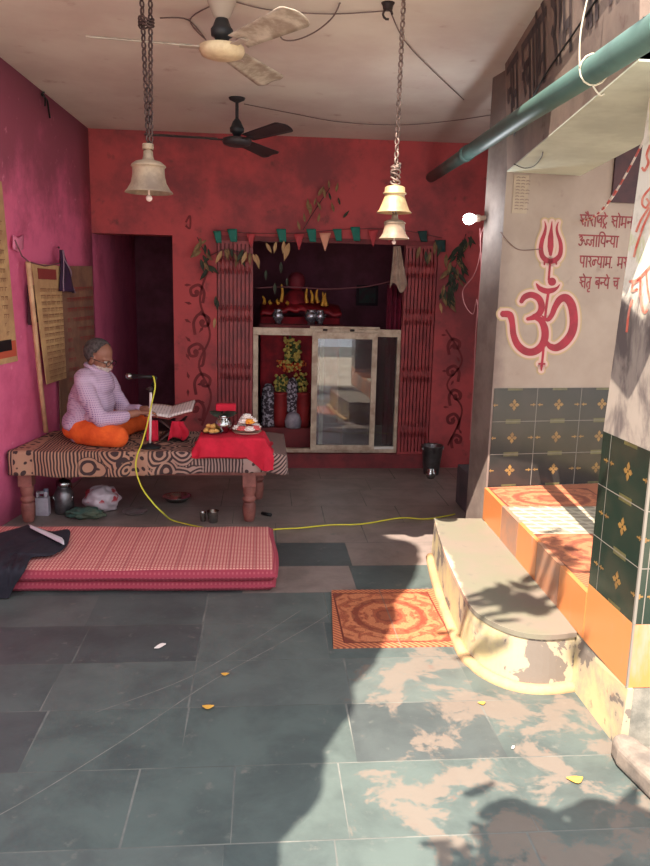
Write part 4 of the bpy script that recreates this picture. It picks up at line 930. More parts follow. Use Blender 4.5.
leaf_garland('few pale dry leaves strung inside the top of the shrine opening', [(258, 241), (275, 242), (295, 240)], lv)
lv = []
for k in range(56):
    u = k / 55; lv.append((lerp(464, 446, u) + random.uniform(-7, 7), lerp(236, 300, u), random.uniform(-150, -40), random.uniform(.08, .13), random.choice((0, 0, 0, 0, 1))))
for k in range(6): lv.append((lerp(420, 446, k / 5), lerp(240, 262, random.random()), random.uniform(-110, -70), .12, random.choice((0, 0, 1))))
lv.append((440, 303, -80, .09, 2))
leaf_garland('thick dark leaf garland hanging beside the pier on red wall', [(466, 234), (458, 260), (450, 285), (446, 304)], lv)
lv = []
for px, py in ((305, 222), (310, 215), (314, 205), (318, 196), (321, 210), (325, 198), (329, 188), (331, 200), (336, 192), (318, 222), (340, 205), (343, 218), (300, 230), (308, 210), (334, 212)): lv.append((px, py, random.uniform(40, 120), random.uniform(.06, .1), random.choice((0, 1, 1))))
leaf_garland('dried leafy twig stuck on red wall above the pennants', [(303, 230), (315, 210), (330, 188)], lv)

# ------------------------------------------------------------------ wooden cot and bedsheet
cot = thing('wooden_cot', 'low wooden cot with turned legs under the patterned sheet', 'cot', (-.78, 5.2, 0))
bx0, bx1, by0, by1, bt_ = -1.62, .03, 4.9, 5.56, .49
def turned(c):
    x, y = c; bm = B(); box(bm, x - .045, x + .045, y - .045, y + .045, .25, .455)
    lathe(bm, [(.0, 0), (.032, 0), (.036, .01), (.044, .06), (.047, .1), (.043, .125), (.034, .135), (.047, .15), (.047, .165), (.034, .18), (.042, .2), (.044, .235), (.044, .25)], (x, y, 0), 20)
    return bm
for c in ((-.085, by0 + .06), (-.03, by1 - .06), (bx0 + .06, by0 + .06), (bx0 + .17, by1 - .06)):
    obj('leg', turned(c), WOOD, cot, bevel=.004)
for args in ((bx0, bx1, by0 + .02, by0 + .065, .33, .455), (bx0 + .1, bx1, by1 - .065, by1 - .02, .33, .455), (bx0 + .13, bx0 + .165, by0 + .07, by1 - .07, .33, .455), (bx1 - .065, bx1 - .02, by0 + .07, by1 - .07, .33, .455)):
    bm = B(); box(bm, *args); obj('rail', bm, WOOD, cot, bevel=.004)
bm = B(); hexa(bm, [(bx0, by0, .456), (bx1, by0, .456), (bx1, by1, .456), (bx0 + .1, by1, .456)], [(bx0, by0, bt_), (bx1, by0, bt_), (bx1, by1, bt_), (bx0 + .1, by1, bt_)]); obj('top', bm, WOOD, cot, bevel=.004)
n = NT('block_print_sheet'); v = n.co(); x = n.xyz(v)
u = x[0]; w = n.math('ADD', x[1], n.math('MULTIPLY', x[2], -1.0))
q = n.vec(u, w, 0.0)
def vor(sc_, feat='F1'):
    t_ = n.new('ShaderNodeTexVoronoi'); t_.feature = feat; t_.inputs['Scale'].default_value = sc_; n.l.new(q, t_.inputs['Vector']); return t_.outputs['Distance']
wig = n.noise(q, 5, 2)
st = n.step(n.math('SINE', n.math('ADD', n.math('MULTIPLY', u, 300.0), n.math('MULTIPLY', wig, 12.0))), -.1, .3)
d = vor(6.0); rings = n.step(n.math('SINE', n.math('ADD', n.math('MULTIPLY', d, 42.0), n.math('MULTIPLY', n.noise(q, 9, 2), 5.0))), -.15, .2)
d2 = vor(22.0); dots = n.math('MULTIPLY', n.step(d2, .3, .36), n.step(d2, .5, .46))
fl = n.math('MULTIPLY', n.math('MULTIPLY', n.step(d, .66, .62), n.step(u, -.48, -.44)), n.step(u, .36, .32))
pat = n.math('ADD', n.math('MULTIPLY', rings, fl), n.math('MULTIPLY', st, n.math('SUBTRACT', 1.0, fl)))
band = n.step(n.math('SINE', n.math('ADD', n.math('MULTIPLY', u, 8.5), 2.2)), .86, .9)
pat = n.mix(band, pat, n.step(d2, .36, .42))
right = n.step(u, .74, .76)
pat = n.mix(right, pat, n.step(n.math('SINE', n.math('MULTIPLY', n.math('ADD', u, w), 230.0)), -.3, .1))
col = n.mix(pat, lin((62, 44, 44)), n.mix(n.step(u, -.2, .5), lin((172, 130, 106)), lin((156, 128, 120))))
SHEET = n.out(col, .9)
bm = B()
sx0, sx1, sy0, sy1 = -1.655, .155, 4.865, 5.565
def shf(i, j):
    U = i * (1.81 + .14); W = j * (.70 + .15)           # along the cot, and from its back edge to the front hem
    over_x = max(0, U - 1.81); over_y = max(0, W - .70)
    Y = sy1 - min(W, .70); X = sx0 + min(U, 1.81); X += max(0, wall_x(Y, .5) + .022 - sx0) * max(0, 1 - U / .9)
    nz = mnoise.noise(V((U * 5, W * 5, 3))) * .008 + mnoise.noise(V((U * 14, W * 14, 9))) * .003
    Z = .5 + abs(nz) - max(over_x, over_y * (1 + .12 * math.sin(U * 3.1)))
    if X > bx1 + .02 and over_x == 0: Z -= (X - bx1 - .02) * .12
    if over_y > 0: Y -= .012 * math.sin(U * 22 + 1.5 * math.sin(U * 7)) * min(1, over_y * 12) + .01
    if over_x > 0: X += .014 * math.sin(W * 24) * min(1, over_x * 10) + .006
    return V((X, Y, Z))
grid(bm, shf, 150, 64)
obj('bedsheet', bm, SHEET, label='brown and black block printed sheet draped over the wooden cot', cat='bedsheet', solid=.006)

# ------------------------------------------------------------------ seated reader
def remesh(bm, voxel, smooth, name='tmp'):
    me = bpy.data.meshes.new(name); bm.to_mesh(me); bm.free()
    o = bpy.data.objects.new(name, me); C.objects.link(o)
    m = o.modifiers.new('r', 'REMESH'); m.mode = 'VOXEL'; m.voxel_size = voxel; m.use_smooth_shade = True
    s = o.modifiers.new('s', 'SMOOTH'); s.iterations = smooth; s.factor = .5
    bpy.context.view_layer.update()
    e = o.evaluated_get(bpy.context.evaluated_depsgraph_get()); m2 = bpy.data.meshes.new_from_object(e)
    out = B(); out.from_mesh(m2); bpy.data.objects.remove(o); bpy.data.meshes.remove(me); bpy.data.meshes.remove(m2)
    for f in out.faces: f.smooth = True
    return out
def limb(bm, pts, rs, n=5, seg=14):
    P = smooth_line(pts, n) if len(pts) > 2 else [V(pts[0]).lerp(V(pts[1]), k / n) for k in range(n + 1)]
    R = [lerp(rs[min(k // n, len(rs) - 1)], rs[min(k // n + 1, len(rs) - 1)], (k % n) / n) for k in range(len(P))]
    tube(bm, P, R, seg); ell(bm, P[0], R[0], seg=14); ell(bm, P[-1], R[-1], seg=14)
hip = V((-1.215, 5.25, .60)); chest = V((-1.175, 5.245, .85)); neck = V((-1.115, 5.24, 1.0))
Hc = PY(99, 358.5, 5.235)                                  # head centre
fwd = V((.88, -.34, -.27)).normalized(); side = V((0, 0, 1)).cross(fwd).normalized(); upv = fwd.cross(side)
RH = Matrix((fwd, side, upv)).transposed()
def hp(a, b, c): return Hc + fwd * a + side * b + upv * c
def hel(bm, c, r, rot=None, seg=18): ell(bm, hp(*c), r, RH if rot is None else RH @ rot, seg)
shR, shL = V((-1.19, 5.085, .905)), V((-1.12, 5.405, .92))
elR, elL = PY(101, 420, 4.99), PY(126, 412, 5.46)
wrR, wrL = PY(137, 413, 5.12), PY(146, 409, 5.34)
haR, haL = PY(150, 412, 5.15), PY(158, 411, 5.33)
knR, knL = PY(117, 427, 5.0), PY(139, 418, 5.54)
knR.z = .575; knL.z = .585
anR, anL = V((-1.06, 5.06, .535)), V((-1.05, 5.3, .54))
hipR, hipL = V((-1.215, 5.13, .59)), V((-1.2, 5.37, .59))
bm = B()
hel(bm, (-.012, 0, .04), (.098, .077, .088)); hel(bm, (.03, 0, -.045), (.062, .06, .075)); hel(bm, (.062, 0, -.098), (.026, .03, .022))
hel(bm, (.066, 0, .018), (.026, .052, .014)); hel(bm, (.098, 0, -.03), (.02, .014, .026)); hel(bm, (.088, 0, -.005), (.014, .01, .026))
hel(bm, (.08, 0, -.07), (.016, .026, .009)); hel(bm, (.055, .035, -.03), (.028, .022, .026)); hel(bm, (.055, -.035, -.03), (.028, .022, .026))
for s in (-1, 1): hel(bm, (-.005, s * .077, -.012), (.02, .008, .034))
limb(bm, [chest + V((.0, 0, .04)), neck, hp(-.02, 0, -.06)], [.06, .055, .055])
ell(bm, chest, (.085, .14, .12)); ell(bm, hip, (.12, .16, .1)); limb(bm, [hip, chest], [.11, .1])
for sh, el_, wr, ha, s in ((shR, elR, wrR, haR, -1), (shL, elL, wrL, haL, 1)):
    limb(bm, [chest + V((.0, s * .1, .1)), sh, el_], [.045, .042, .034]); limb(bm, [el_, wr], [.034, .026])
    d = (ha - wr).normalized(); sd = V((0, 0, 1)).cross(d).normalized(); u_ = d.cross(sd)
    pc = wr + d * .05
    ell(bm, pc, (.05, .04, .018), Matrix((d, sd, u_)).transposed(), 14)
    for k, (o_, L) in enumerate(((-.027, .062), (-.009, .072), (.009, .068), (.027, .052))):
        p0 = wr + d * .07 + sd * o_ * .9; p1 = p0 + d * L * .5 + sd * o_ * .25 - u_ * .003; p2 = p1 + d * L * .32 - u_ * .016; p3 = p2 + d * L * .16 - u_ * .018
        limb(bm, [p0, p1, p2, p3], [.0095, .009, .008, .0065], 3, 8)
    th = wr + d * .03 - sd * s * .03; limb(bm, [th, th + d * .03 - sd * s * .018 + u_ * .012, th + d * .06 - sd * s * .012 + u_ * .018], [.012, .0105, .0085], 3, 8)
for hp_, kn, an, s in ((hipR, knR, anR, -1), (hipL, knL, anL, 1)):
    limb(bm, [hp_, kn], [.085, .06]); limb(bm, [kn, an], [.058, .04])
    limb(bm, [an, an + V((.04, -s * .09, -.005)), an + V((.05, -s * .16, -.008))], [.036, .03, .02])
bm = remesh(bm, .0062, 3)
for v_ in bm.verts: v_.co.z = max(v_.co.z, .513)
for f in bm.faces:
    p = f.calc_center_median() - Hc; a, b, c = p.dot(fwd), p.dot(side), p.dot(upv)
    if (a * a + b * b + c * c) < .03 and c < -.036 - .25 * max(0, .045 - a) and c > -.128 and a > .028 and abs(b) < .075: f.material_index = 1
    if a > .07 and abs(b) < .03 and -.066 < c < -.048: f.material_index = 1
    if a > .07 and abs(b) < .022 and -.08 < c < -.066: f.material_index = 2
SKIN = M('brown_skin', (158, 108, 88), (140, 92, 74), 9, .5)
person = thing('person', 'person in checked shirt and orange trousers sitting cross-legged reading a book', 'person', (-1.2, 5.25, .5))
obj('body', bm, [SKIN, M('white_stubble', (206, 190, 184), (166, 148, 142), 60, .9), M('lip', (132, 82, 76), None)], person)
bm = B(); hel(bm, (-.018, 0, .042), (.1, .083, .092), seg=80)
kill = []
for v_ in bm.verts:
    p = v_.co - Hc; a, c, b = p.dot(fwd), p.dot(upv), p.dot(side)
    if c < -.055 or a > .02 + .3 * max(0, c - .05) or (c < .05 and a > .005) or (c < .005 and a > -.02): kill.append(v_)
bmesh.ops.delete(bm, geom=kill, context='VERTS')
for v_ in bm.verts: v_.co += V((mnoise.noise(v_.co * 40), mnoise.noise(v_.co * 40 + V((5, 0, 0))), mnoise.noise(v_.co * 40 + V((0, 7, 0))))) * .0015
obj('hair', bm, M('grey_black_hair', (58, 50, 50), (92, 84, 82), 40, .8), person, label='short grey black hair', solid=.006)
for s in (-1, 1):
    bm = B(); hel(bm, (.075, s * .032, .002), (.012, .014, .009), seg=12); obj('eye', bm, M('eye_white', (196, 186, 180), None, rough=.3), person)
g_ = thing_g = None
bm = B()
for s in (-1, 1):
    cc = [(.1 + .002 * 0 - .012 * abs(math.cos(t)) * 0, s * .034 + .027 * math.cos(t), -.004 + .018 * math.sin(t)) for t in [k * 2 * PI / 14 for k in range(15)]]
    tube(bm, [hp(*q_) for q_ in cc], .0026, 5, cap=False)
    tube(bm, [hp(.1, s * .061, .002), hp(.06, s * .08, .004), hp(-.005, s * .086, .008), hp(-.02, s * .086, -.008)], .0024, 5)
tube(bm, [hp(.1, -.008, .0), hp(.106, 0, .004), hp(.1, .008, .0)], .0024, 5)
obj('spectacles', bm, M('dark_spectacle_frame', (34, 28, 30), None, rough=.3), person, label='dark rimmed spectacles')
# shirt
bm = B()
limb(bm, [hip + V((.01, 0, -.01)), V((-1.2, 5.25, .74)), chest + V((.0, 0, 0)), V((-1.14, 5.245, .94))], [.155, .148, .135, .09], 6, 20); ell(bm, hip + V((-.03, 0, .03)), (.14, .19, .1)); limb(bm, [V((-1.15, 5.12, .93)), V((-1.12, 5.2, .965)), V((-1.09, 5.26, .955))], [.06, .05, .045])
ell(bm, chest + V((-.005, 0, .0)), (.125, .185, .14)); ell(bm, V((-1.2, 5.25, .68)), (.14, .19, .14)); ell(bm, V((-1.16, 5.245, .905)), (.1, .18, .07), seg=20); ell(bm, V((-1.12, 5.245, .90)), (.1, .16, .1), seg=20); ell(bm, V((-1.13, 5.245, .76)), (.1, .17, .16), seg=20); limb(bm, [V((-1.16, 5.245, .93)), V((-1.125, 5.24, .99))], [.1, .075])
for sh, el_, wr, s in ((shR, elR, wrR, -1), (shL, elL, wrL, 1)):
    limb(bm, [chest + V((-.02, s * .1, .09)), sh, sh.lerp(el_, .5) + V((-.01, s * .015, 0)), el_], [.08, .066, .06, .056]); limb(bm, [el_, el_.lerp(wr, .62)], [.056, .044])
ell(bm, V((-1.1, 5.06, .70)), (.09, .06, .05)); 
bm = remesh(bm, .008, 5)
for v_ in bm.verts: v_.co += v_.normal * (mnoise.noise(v_.co * 9) * .010 + mnoise.noise(V((v_.co.x * 6, v_.co.y * 6, v_.co.z * 26))) * .006)
kill = [v_ for v_ in bm.verts if v_.co.z < .545]
n = NT('checked_shirt_cloth'); v = n.co(); x = n.xyz(v)
ch = n.math('MULTIPLY', n.step(n.math('SINE', n.math('MULTIPLY', n.math('ADD', x[0], x[1]), 430.0)), -.2, .4), n.step(n.math('SINE', n.math('MULTIPLY', x[2], 430.0)), -.2, .4))
SHIRT = n.out(n.mix(n.math('MULTIPLY', ch, n.step(n.noise(v, 3, 3), .2, .6)), lin((196, 168, 190)), lin((128, 96, 142))), .85)
obj('shirt', bm, SHIRT, person, label='white and purple checked long sleeved shirt')
bm = B(); 
col_ = [neck + V((-.02, 0, -.005)) + V((math.cos(t) * .072, math.sin(t) * .082, .012 - math.cos(t) * .03)) for t in [k * 2 * PI / 18 for k in range(19)]]
tube(bm, col_, .016, 8, cap=False); obj('collar', bm, SHIRT, person)
bm = B()
ell(bm, hip + V((-.0, 0, -.02)), (.175, .2, .085))
for hp_, kn, an, s in ((hipR, knR, anR, -1), (hipL, knL, anL, 1)):
    limb(bm, [hp_, hp_.lerp(kn, .5) + V((0, s * .03, .005)), kn], [.1, .09, .074]); limb(bm, [kn, an.lerp(kn, .2)], [.07, .052])
bm = remesh(bm, .008, 4)
for v_ in bm.verts:
    v_.co += v_.normal * mnoise.noise(V((v_.co.x * 16, v_.co.y * 9, v_.co.z * 9))) * .006
    v_.co.z = max(v_.co.z, .51)
obj('trousers', bm, M('orange_cotton', (238, 104, 40), (214, 80, 30), 7, .85), person, label='bright orange trousers')

# ------------------------------------------------------------------ book on its stand, microphone
Yk = 5.27
t = thing('book_stand', 'low folding book stand wrapped in red cloth beneath the open book', 'book stand', (-.62, 5.26, .505))
REDC = M('bright_red_cloth', (206, 30, 58), (180, 22, 46), 8, .85)
def sp(k): return V((-.73 + .2 * k, 0, 0))
bm = B()
for s in (-1, 1): obox(bm, V((-.63 - s * .09, 5.17, .512)), V((.016, 0, 0)), V((0, .2, 0)), V((s * .17, 0, .145)))
obj('frame', bm, M('dark_wood', (66, 40, 36), None), t)
bm = B()
grid(bm, lambda i, j: V((lerp(-.655 + .03 * j, -.525 + .02 * math.sin(5 * j), i), 5.165 + .010 * math.sin(i * 11 + 2 * j) * (1 - .5 * j), lerp(.514 + .03 * abs(math.sin(i * 4)), .655, j))), 24, 8)
obj('cloth_wrap', bm, REDC, t, solid=.008)
bm = B(); grid(bm, lambda i, j: V((lerp(-.80, -.72, i), 5.168 + .006 * math.sin(i * 9 + j), lerp(.512, .66, j))), 14, 8)
obj('cloth_wrap', bm, REDC, t, solid=.008)
bk = thing('open_book', 'large open book with white pages held by the seated person', 'book', (-.63, 5.27, .66))
PAGE = NT('book_page'); v = PAGE.co(); x = PAGE.xyz(v)
ln = PAGE.math('MULTIPLY', PAGE.step(PAGE.math('SINE', PAGE.math('MULTIPLY', x[0], 300.0)), .3, .6), PAGE.step(PAGE.noise(v, 60, 2), .4, .5))
PAGE = PAGE.out(PAGE.mix(PAGE.math('MULTIPLY', ln, .45), lin((224, 208, 204)), lin((120, 104, 104))), .8)
def pg(i, j, dz=0.0):
    # i along X (spine in the middle), the far side lifts
    X = lerp(-.80, -.485, i); s = (i - .5) * 2
    return V((X, lerp(5.14, 5.40, j), .672 + .035 * abs(s) ** .7 + .028 * i + .03 * j + dz))
for i0, i1 in ((0, .497), (.503, 1)):
    bm = B(); grid(bm, lambda i, j: pg(lerp(i0, i1, i), j), 14, 6); obj('page_block', bm, PAGE, bk, solid=.014)
bm = B(); grid(bm, lambda i, j: pg(i * 1.04 - .02, j * 1.04 - .02, -.014), 24, 6); obj('cover', bm, M('red_brown_cover', (130, 52, 48), None), bk, solid=.005)
mic = thing('microphone_stand', 'microphone on a short white stand in front of the seated person', 'microphone stand', PY(151, 436, 5.02))
mb_ = PY(150, 440, 5.0); mb_.z = .506; mt_ = PY(151, 392, 5.0); mt_.x = mb_.x + .012
bm = B(); lathe(bm, [(.0, 0), (.075, 0), (.075, .01), (.03, .018), (.018, .03), (.0, .03)], mb_, 24); obj('base', bm, BLACK, mic)
bm = B(); tube(bm, [mb_ + V((0, 0, .02)), mt_], .0085, 12); obj('pole', bm, M('white_chrome', (232, 216, 212), None, rough=.25), mic)
bm = B(); tube(bm, [mt_, mt_ + V((0, 0, .035))], .014, 10); tube(bm, [mt_ + V((-.03, 0, .02)), mt_ + V((.03, 0, .02))], .007, 8); obj('clamp', bm, DARKIRON, mic)
m0 = PY(127, 376, 5.04); m1 = PY(153, 377, 5.0)
bm = B(); tube(bm, [m0.lerp(m1, .22), m0.lerp(m1, .6), m1], [.016, .013, .011], 12); tube(bm, [m1, m1 + V((.02, 0, 0)), mt_ + V((0.01, 0, .04))], .01, 8); mm_ = obj('microphone', bm, BLACK, mic)
bm = B(); ell(bm, m0.lerp(m1, .08), .024, seg=16); obj('grille', bm, STEEL, mm_)
pts = [m1 + V((.0, -.005, .004)), PY(154, 378, 4.98), PY(155, 388, 4.97), PY(152, 402, 4.96), PY(147, 425, 4.94), PY(142, 443, 4.9), PY(137, 456, 4.832), PY(136, 470, 4.81), PY(142, 488, 4.8), PY(153, 503, 4.8), PY(163, 513, 4.8), PZ(173, 520.5, .008)]
g0 = [PZ(200, 527, .008), PZ(230, 532, .008), PZ(262, 531, .008), PZ(279, 529, .008), PZ(300, 528, .008), PZ(330, 525, .008), PZ(362, 524, .008), PZ(400, 518, .008), PZ(425, 519, .008), PZ(446, 516, .008), PZ(455, 514, .008)]
bm = B(); tube(bm, smooth_line(pts + g0), .0052, 8); obj('yellow_cable', bm, YELLOWCABLE, label='yellow microphone cable trailing off the cot and across the floor', cat='cable')

# ------------------------------------------------------------------ low table with offerings
tb = thing('low_table', 'small low wooden table hidden beneath the bright red cloth', 'table', (-.19, 5.08, .505))
TX0, TX1, TY0, TY1, TZ = -.405, .01, 4.885, 5.13, .595
bm = B(); box(bm, TX0, TX1, TY0, TY1, TZ - .02, TZ); obj('top', bm, WOOD, tb)
for x_ in (TX0 + .03, TX1 - .03):
    for y_ in (TY0 + .03, TY1 - .03): bm = B(); box(bm, x_ - .015, x_ + .015, y_ - .015, y_ + .015, .508, TZ - .021); obj('leg', bm, WOOD, tb)
bm = B()
def tcl(i, j):
    U = lerp(-.10, .415 + .12, i); W = lerp(-.02, .245 + .14, j)      # overhangs at both ends and the front
    ox = max(0, U - .415); oxl = max(0, -U); oy = max(0, W - .245)
    X = TX0 + min(max(U, 0), .415); Y = TY1 - min(max(W, 0), .245); Z = TZ + .006 + .002 * math.sin(U * 40)
    drop = ox + oxl + oy
    lim = .082 if oy == 0 else .13
    fl = max(0, drop - .02)
    Z -= min(drop, lim)
    if oy > 0: Y -= .034 + .12 * oy + .010 * math.sin(U * 30 + 1) * min(1, oy * 14)
    if ox > 0: X += .5 * ox + .008 * math.sin(W * 30)
    if oxl > 0: X -= .5 * oxl + .008 * math.sin(W * 34)
    if oy > 0 and U > .3: Z -= .6 * oy * min(1, (U - .3) / .1)
    if oy > 0: X += (U - .21) * .35 * min(.13, oy)
    return V((X, Y, Z if oy > 0 else max(Z, .52)))
grid(bm, tcl, 70, 44)
obj('red_cloth', bm, REDC, label='bright red cloth spread over the low table with a corner hanging down', cat='cloth', solid=.005)
tz = TZ + .0105
def onT(px, py): return PZ(px, py, tz)
c = onT(212, 433); c.y = min(c.y, 5.03)
pl_ = thing('steel_plate', 'small steel plate of yellow sweets on the red cloth', 'plate', c)
bm = B(); lathe(bm, [(.0, 0), (.05, 0), (.075, .012), (.077, .014), (.05, .004), (.0, .004)], c, 28); obj('dish', bm, STEEL, pl_)
SW = M('yellow_sweet', (222, 172, 98), (196, 138, 70), 20, .7)
random.seed(11)
for k, (a, r_, zz) in enumerate(((0, .0, 0), (0.3, .042, 0), (1.4, .042, 0), (2.5, .042, 0), (3.6, .042, 0), (4.7, .042, 0), (5.5, .04, 0), (.9, .022, .028), (3.0, .022, .028), (5, .02, .03))):
    bm = B(); ell(bm, c + V((math.cos(a) * r_, math.sin(a) * r_, .02 + zz)), (.02, .017, .015), seg=12)
    obj('sweet', bm, SW, label='round yellow sweet heaped on the small steel plate', cat='sweet', group='yellow sweets on the steel plate')
c = onT(224, 430); c.y = min(c.y, 5.03)
lo_ = thing('steel_pot', 'round steel water pot holding leaves on red cloth', 'pot', c)
bm = B(); lathe(bm, [(.0, 0), (.03, 0), (.032, .012), (.052, .03), (.06, .055), (.055, .08), (.036, .1), (.034, .108), (.048, .12), (.044, .12), (.03, .108), (.0, .1)], c, 28); obj('pot_body', bm, STEEL, lo_)
for k in range(7):
    a = k * .9; bm = B(); leaf(bm, c + V((0, 0, .118)), (math.cos(a), math.sin(a) * .8, .22), .1, .04); obj('leaf', bm, LG[0], lo_)
bm = B(); o_ = c + V((-.05, -.02, .146)); obox(bm, o_ , V((.135, .01, 0)), V((0, .05, .004)), V((.0, -.006, .05)))
obj('red_packet', bm, REDC, label='folded bright red cloth packet resting on top of the steel pot', cat='packet', bevel=.012, seg=3)
c = onT(247, 431); c.y = min(c.y, 5.03)
tr_ = thing('flower_tray', 'flat tray heaped with white and orange flowers on red cloth', 'tray', c)
bm = B(); lathe(bm, [(.0, 0), (.085, 0), (.1, .012), (.102, .014), (.085, .004), (.0, .004)], c, 28); obj('tray_body', bm, M('pale_tray', (206, 180, 160), None, rough=.4), tr_)
random.seed(5)
FW = M('white_petals', (238, 226, 220), None); FO = M('orange_petals', (240, 150, 40), (250, 180, 70), 20); FP = M('pink_petals', (214, 96, 96), None)
def flower(c, r, mat, lab):
    bm = B()
    for ring, (n_, rr, tilt) in enumerate(((9, r, .25), (8, r * .95, .75), (6, r * .8, 1.15))):
        for k in range(n_):
            a = k * 2 * PI / n_ + ring * .4; d = V((math.cos(a) * math.cos(tilt), math.sin(a) * math.cos(tilt), math.sin(tilt))); s = V((-math.sin(a), math.cos(a), 0))
            ell(bm, c + d * rr * .6, (rr * .5, rr * .34, rr * .2), Matrix((d, s, d.cross(s))).transposed(), 8)
    ell(bm, c + V((0, 0, r * .3)), r * .35, seg=8)
    return obj('flower', bm, mat, label=lab, cat='flower', group={'w': 'white flowers on the tray', 'o': 'orange flowers on the tray', 'p': 'pink flowers on the tray'}[lab[0] if lab[0] != 'l' else 'o'])
for k, (a, r_, z_, m) in enumerate(((3.4, .062, .025, 'w'), (4.2, .06, .025, 'p'), (5.0, .065, .025, 'w'), (5.8, .065, .025, 'p'), (.3, .062, .03, 'w'), (1.2, .06, .03, 'p'), (2.3, .06, .03, 'w'), (3.9, .03, .07, 'w'), (5.2, .035, .07, 'o'), (.2, .035, .072, 'w'), (2.2, .03, .075, 'w'), (0, 0, .1, 'w'))):
    flower(c + V((math.cos(a) * r_, math.sin(a) * r_, z_)), .038, {'w': FW, 'o': FO, 'p': FP}[m], {'w': 'white flower heaped on the flat tray', 'o': 'orange marigold flower amid white flowers on the tray', 'p': 'pink flower tucked under the white flowers on tray'}[m])
bm = B(); s0_ = c + V((.035, .03, .1)); tube(bm, [s0_, s0_ + V((0, .01, .2))], .003, 6); obj('incense_stick', bm, M('incense_brown', (96, 60, 56), None), label='thin incense stick standing up from the flower tray', cat='incense')

# ------------------------------------------------------------------ things under and near the cot
c = PZ(40, 515, 0); c = V((-1.505, 5.1, 0)); cj = c
jug = thing('plastic_jug', 'pale plastic jug with handle next to the steel milk can', 'jug', c)
bm = B(); box(bm, c.x - .045, c.x + .045, c.y - .03, c.y + .03, .0, .13); box(bm, c.x - .04, c.x - .022, c.y - .02, c.y + .02, .13, .17); box(bm, c.x + .012, c.x + .04, c.y - .02, c.y + .02, .13, .17); box(bm, c.x - .022, c.x + .012, c.y - .02, c.y + .02, .155, .17)
obj('jug_body', bm, M('milky_plastic', (176, 164, 172), (150, 138, 148), 8, .5), jug, bevel=.012, seg=3)
bm = B(); lathe(bm, [(.016, .17), (.016, .188), (.0, .188)], c + V((.026, 0, 0)), 14); obj('cap', bm, M('blue_grey_cap', (120, 120, 140), None), jug)
c = V((-1.375, 5.16, 0))
can = thing('milk_can', 'dark steel milk can with bright lid under the cot', 'milk can', c)
bm = B(); lathe(bm, [(.0, 0), (.062, 0), (.066, .01), (.066, .14), (.05, .175), (.04, .185), (.04, .2), (.0, .2)], c, 28); obj('can_body', bm, STEELD, can)
bm = B(); lathe(bm, [(.047, .19), (.05, .195), (.05, .232), (.03, .24), (.012, .243), (.012, .26), (.0, .262)], c, 24); obj('lid', bm, STEEL, can, label='bright steel lid')
bm = B(); tube(bm, [c + V((.066 * math.cos(t) , -.03, .13 + .075 * math.sin(t) * -1)) for t in [k * PI / 12 for k in range(13)]], .004, 6); obj('handle', bm, STEEL, can)
def blob(c, r, amp, sc_, flat_=0.0, seed=0):
    bm = B(); bmesh.ops.create_icosphere(bm, subdivisions=4, radius=1)
    for v_ in bm.verts:
        nn = 1 + amp * mnoise.noise(v_.co * sc_ + V((seed, 0, 0))) + amp * .4 * mnoise.noise(v_.co * sc_ * 3 + V((seed, 4, 0)))
        v_.co = V((v_.co.x * r[0], v_.co.y * r[1], v_.co.z * r[2])) * nn + V(c); v_.co.z = max(v_.co.z, flat_)
    for f in bm.faces: f.smooth = True
    return bm
c = V((-1.13, 5.2, .085))
n = NT('printed_carry_bag'); v = n.co(); n1 = n.noise(v, 9, 3); x = n.xyz(v)
RB = n.out(n.mix(n.math('MULTIPLY', n.step(n1, .52, .56), n.step(x[2], .07, .09)), lin((190, 172, 178)), lin((170, 50, 60))), .35)
obj('carry_bag', blob(c, (.12, .1, .095), .25, 2.2, .003, 3), RB, label='crumpled white and red carry bag under the cot', cat='bag')
obj('green_cloth', blob(V((-1.2, 5.03, .03)), (.12, .06, .042), .4, 2.6, .003, 8), M('dull_green_cloth', (56, 84, 76), (84, 90, 74), 12, .9), label='crumpled dull green cloth on the floor in front of the carry bag', cat='cloth')
def plate(name, lab, c, s, mat, prof): 
    bm = B(); lathe(bm, [(r * s, z * s) for r, z in prof], c, 32); return obj(name, bm, mat, label=lab, cat=name.split('_')[-1])
c = PZ(135, 513, 0); plate('steel_plate', 'flat dull steel plate lying on floor under the cot', c, 1, M('pale_steel', (196, 184, 182), (160, 146, 144), 8, .35, .7), [(.0, .002), (.06, .002), (.085, .016), (.088, .018), (.087, .02), (.06, .007), (.0, .006)])
c = PZ(177, 501, 0); plate('steel_bowl', 'wide shiny steel bowl lying under the middle of cot', c, 1, STEEL, [(.0, .002), (.07, .002), (.1, .035), (.108, .04), (.106, .042), (.095, .036), (.066, .007), (.0, .006)])
CUP = [(.0, 0), (.024, 0), (.026, .004), (.031, .062), (.033, .064), (.029, .062), (.023, .006), (.0, .005)]
for px, py, s, lab in ((203, 521, 1.0, 'narrow steel tumbler in front of the cot beside the wider one'), (213, 522, 1.25, 'wider steel tumbler with dark band standing next to narrow one')):
    bm = B(); lathe(bm, [(r * s * (1 if s > 1.1 else .7), z * s) for r, z in CUP], PZ(px, py, 0), 24); obj('steel_tumbler', bm, STEEL, label=lab, cat='tumbler', group='steel tumblers by the cot')
bm = B(); tube(bm, [PZ(262, 513, .012), PZ(271, 515, .012)], .012, 8); obj('rubber_stopper', bm, BLACK, label='small dark stopper lying on floor beside the turned cot legs', cat='stopper')

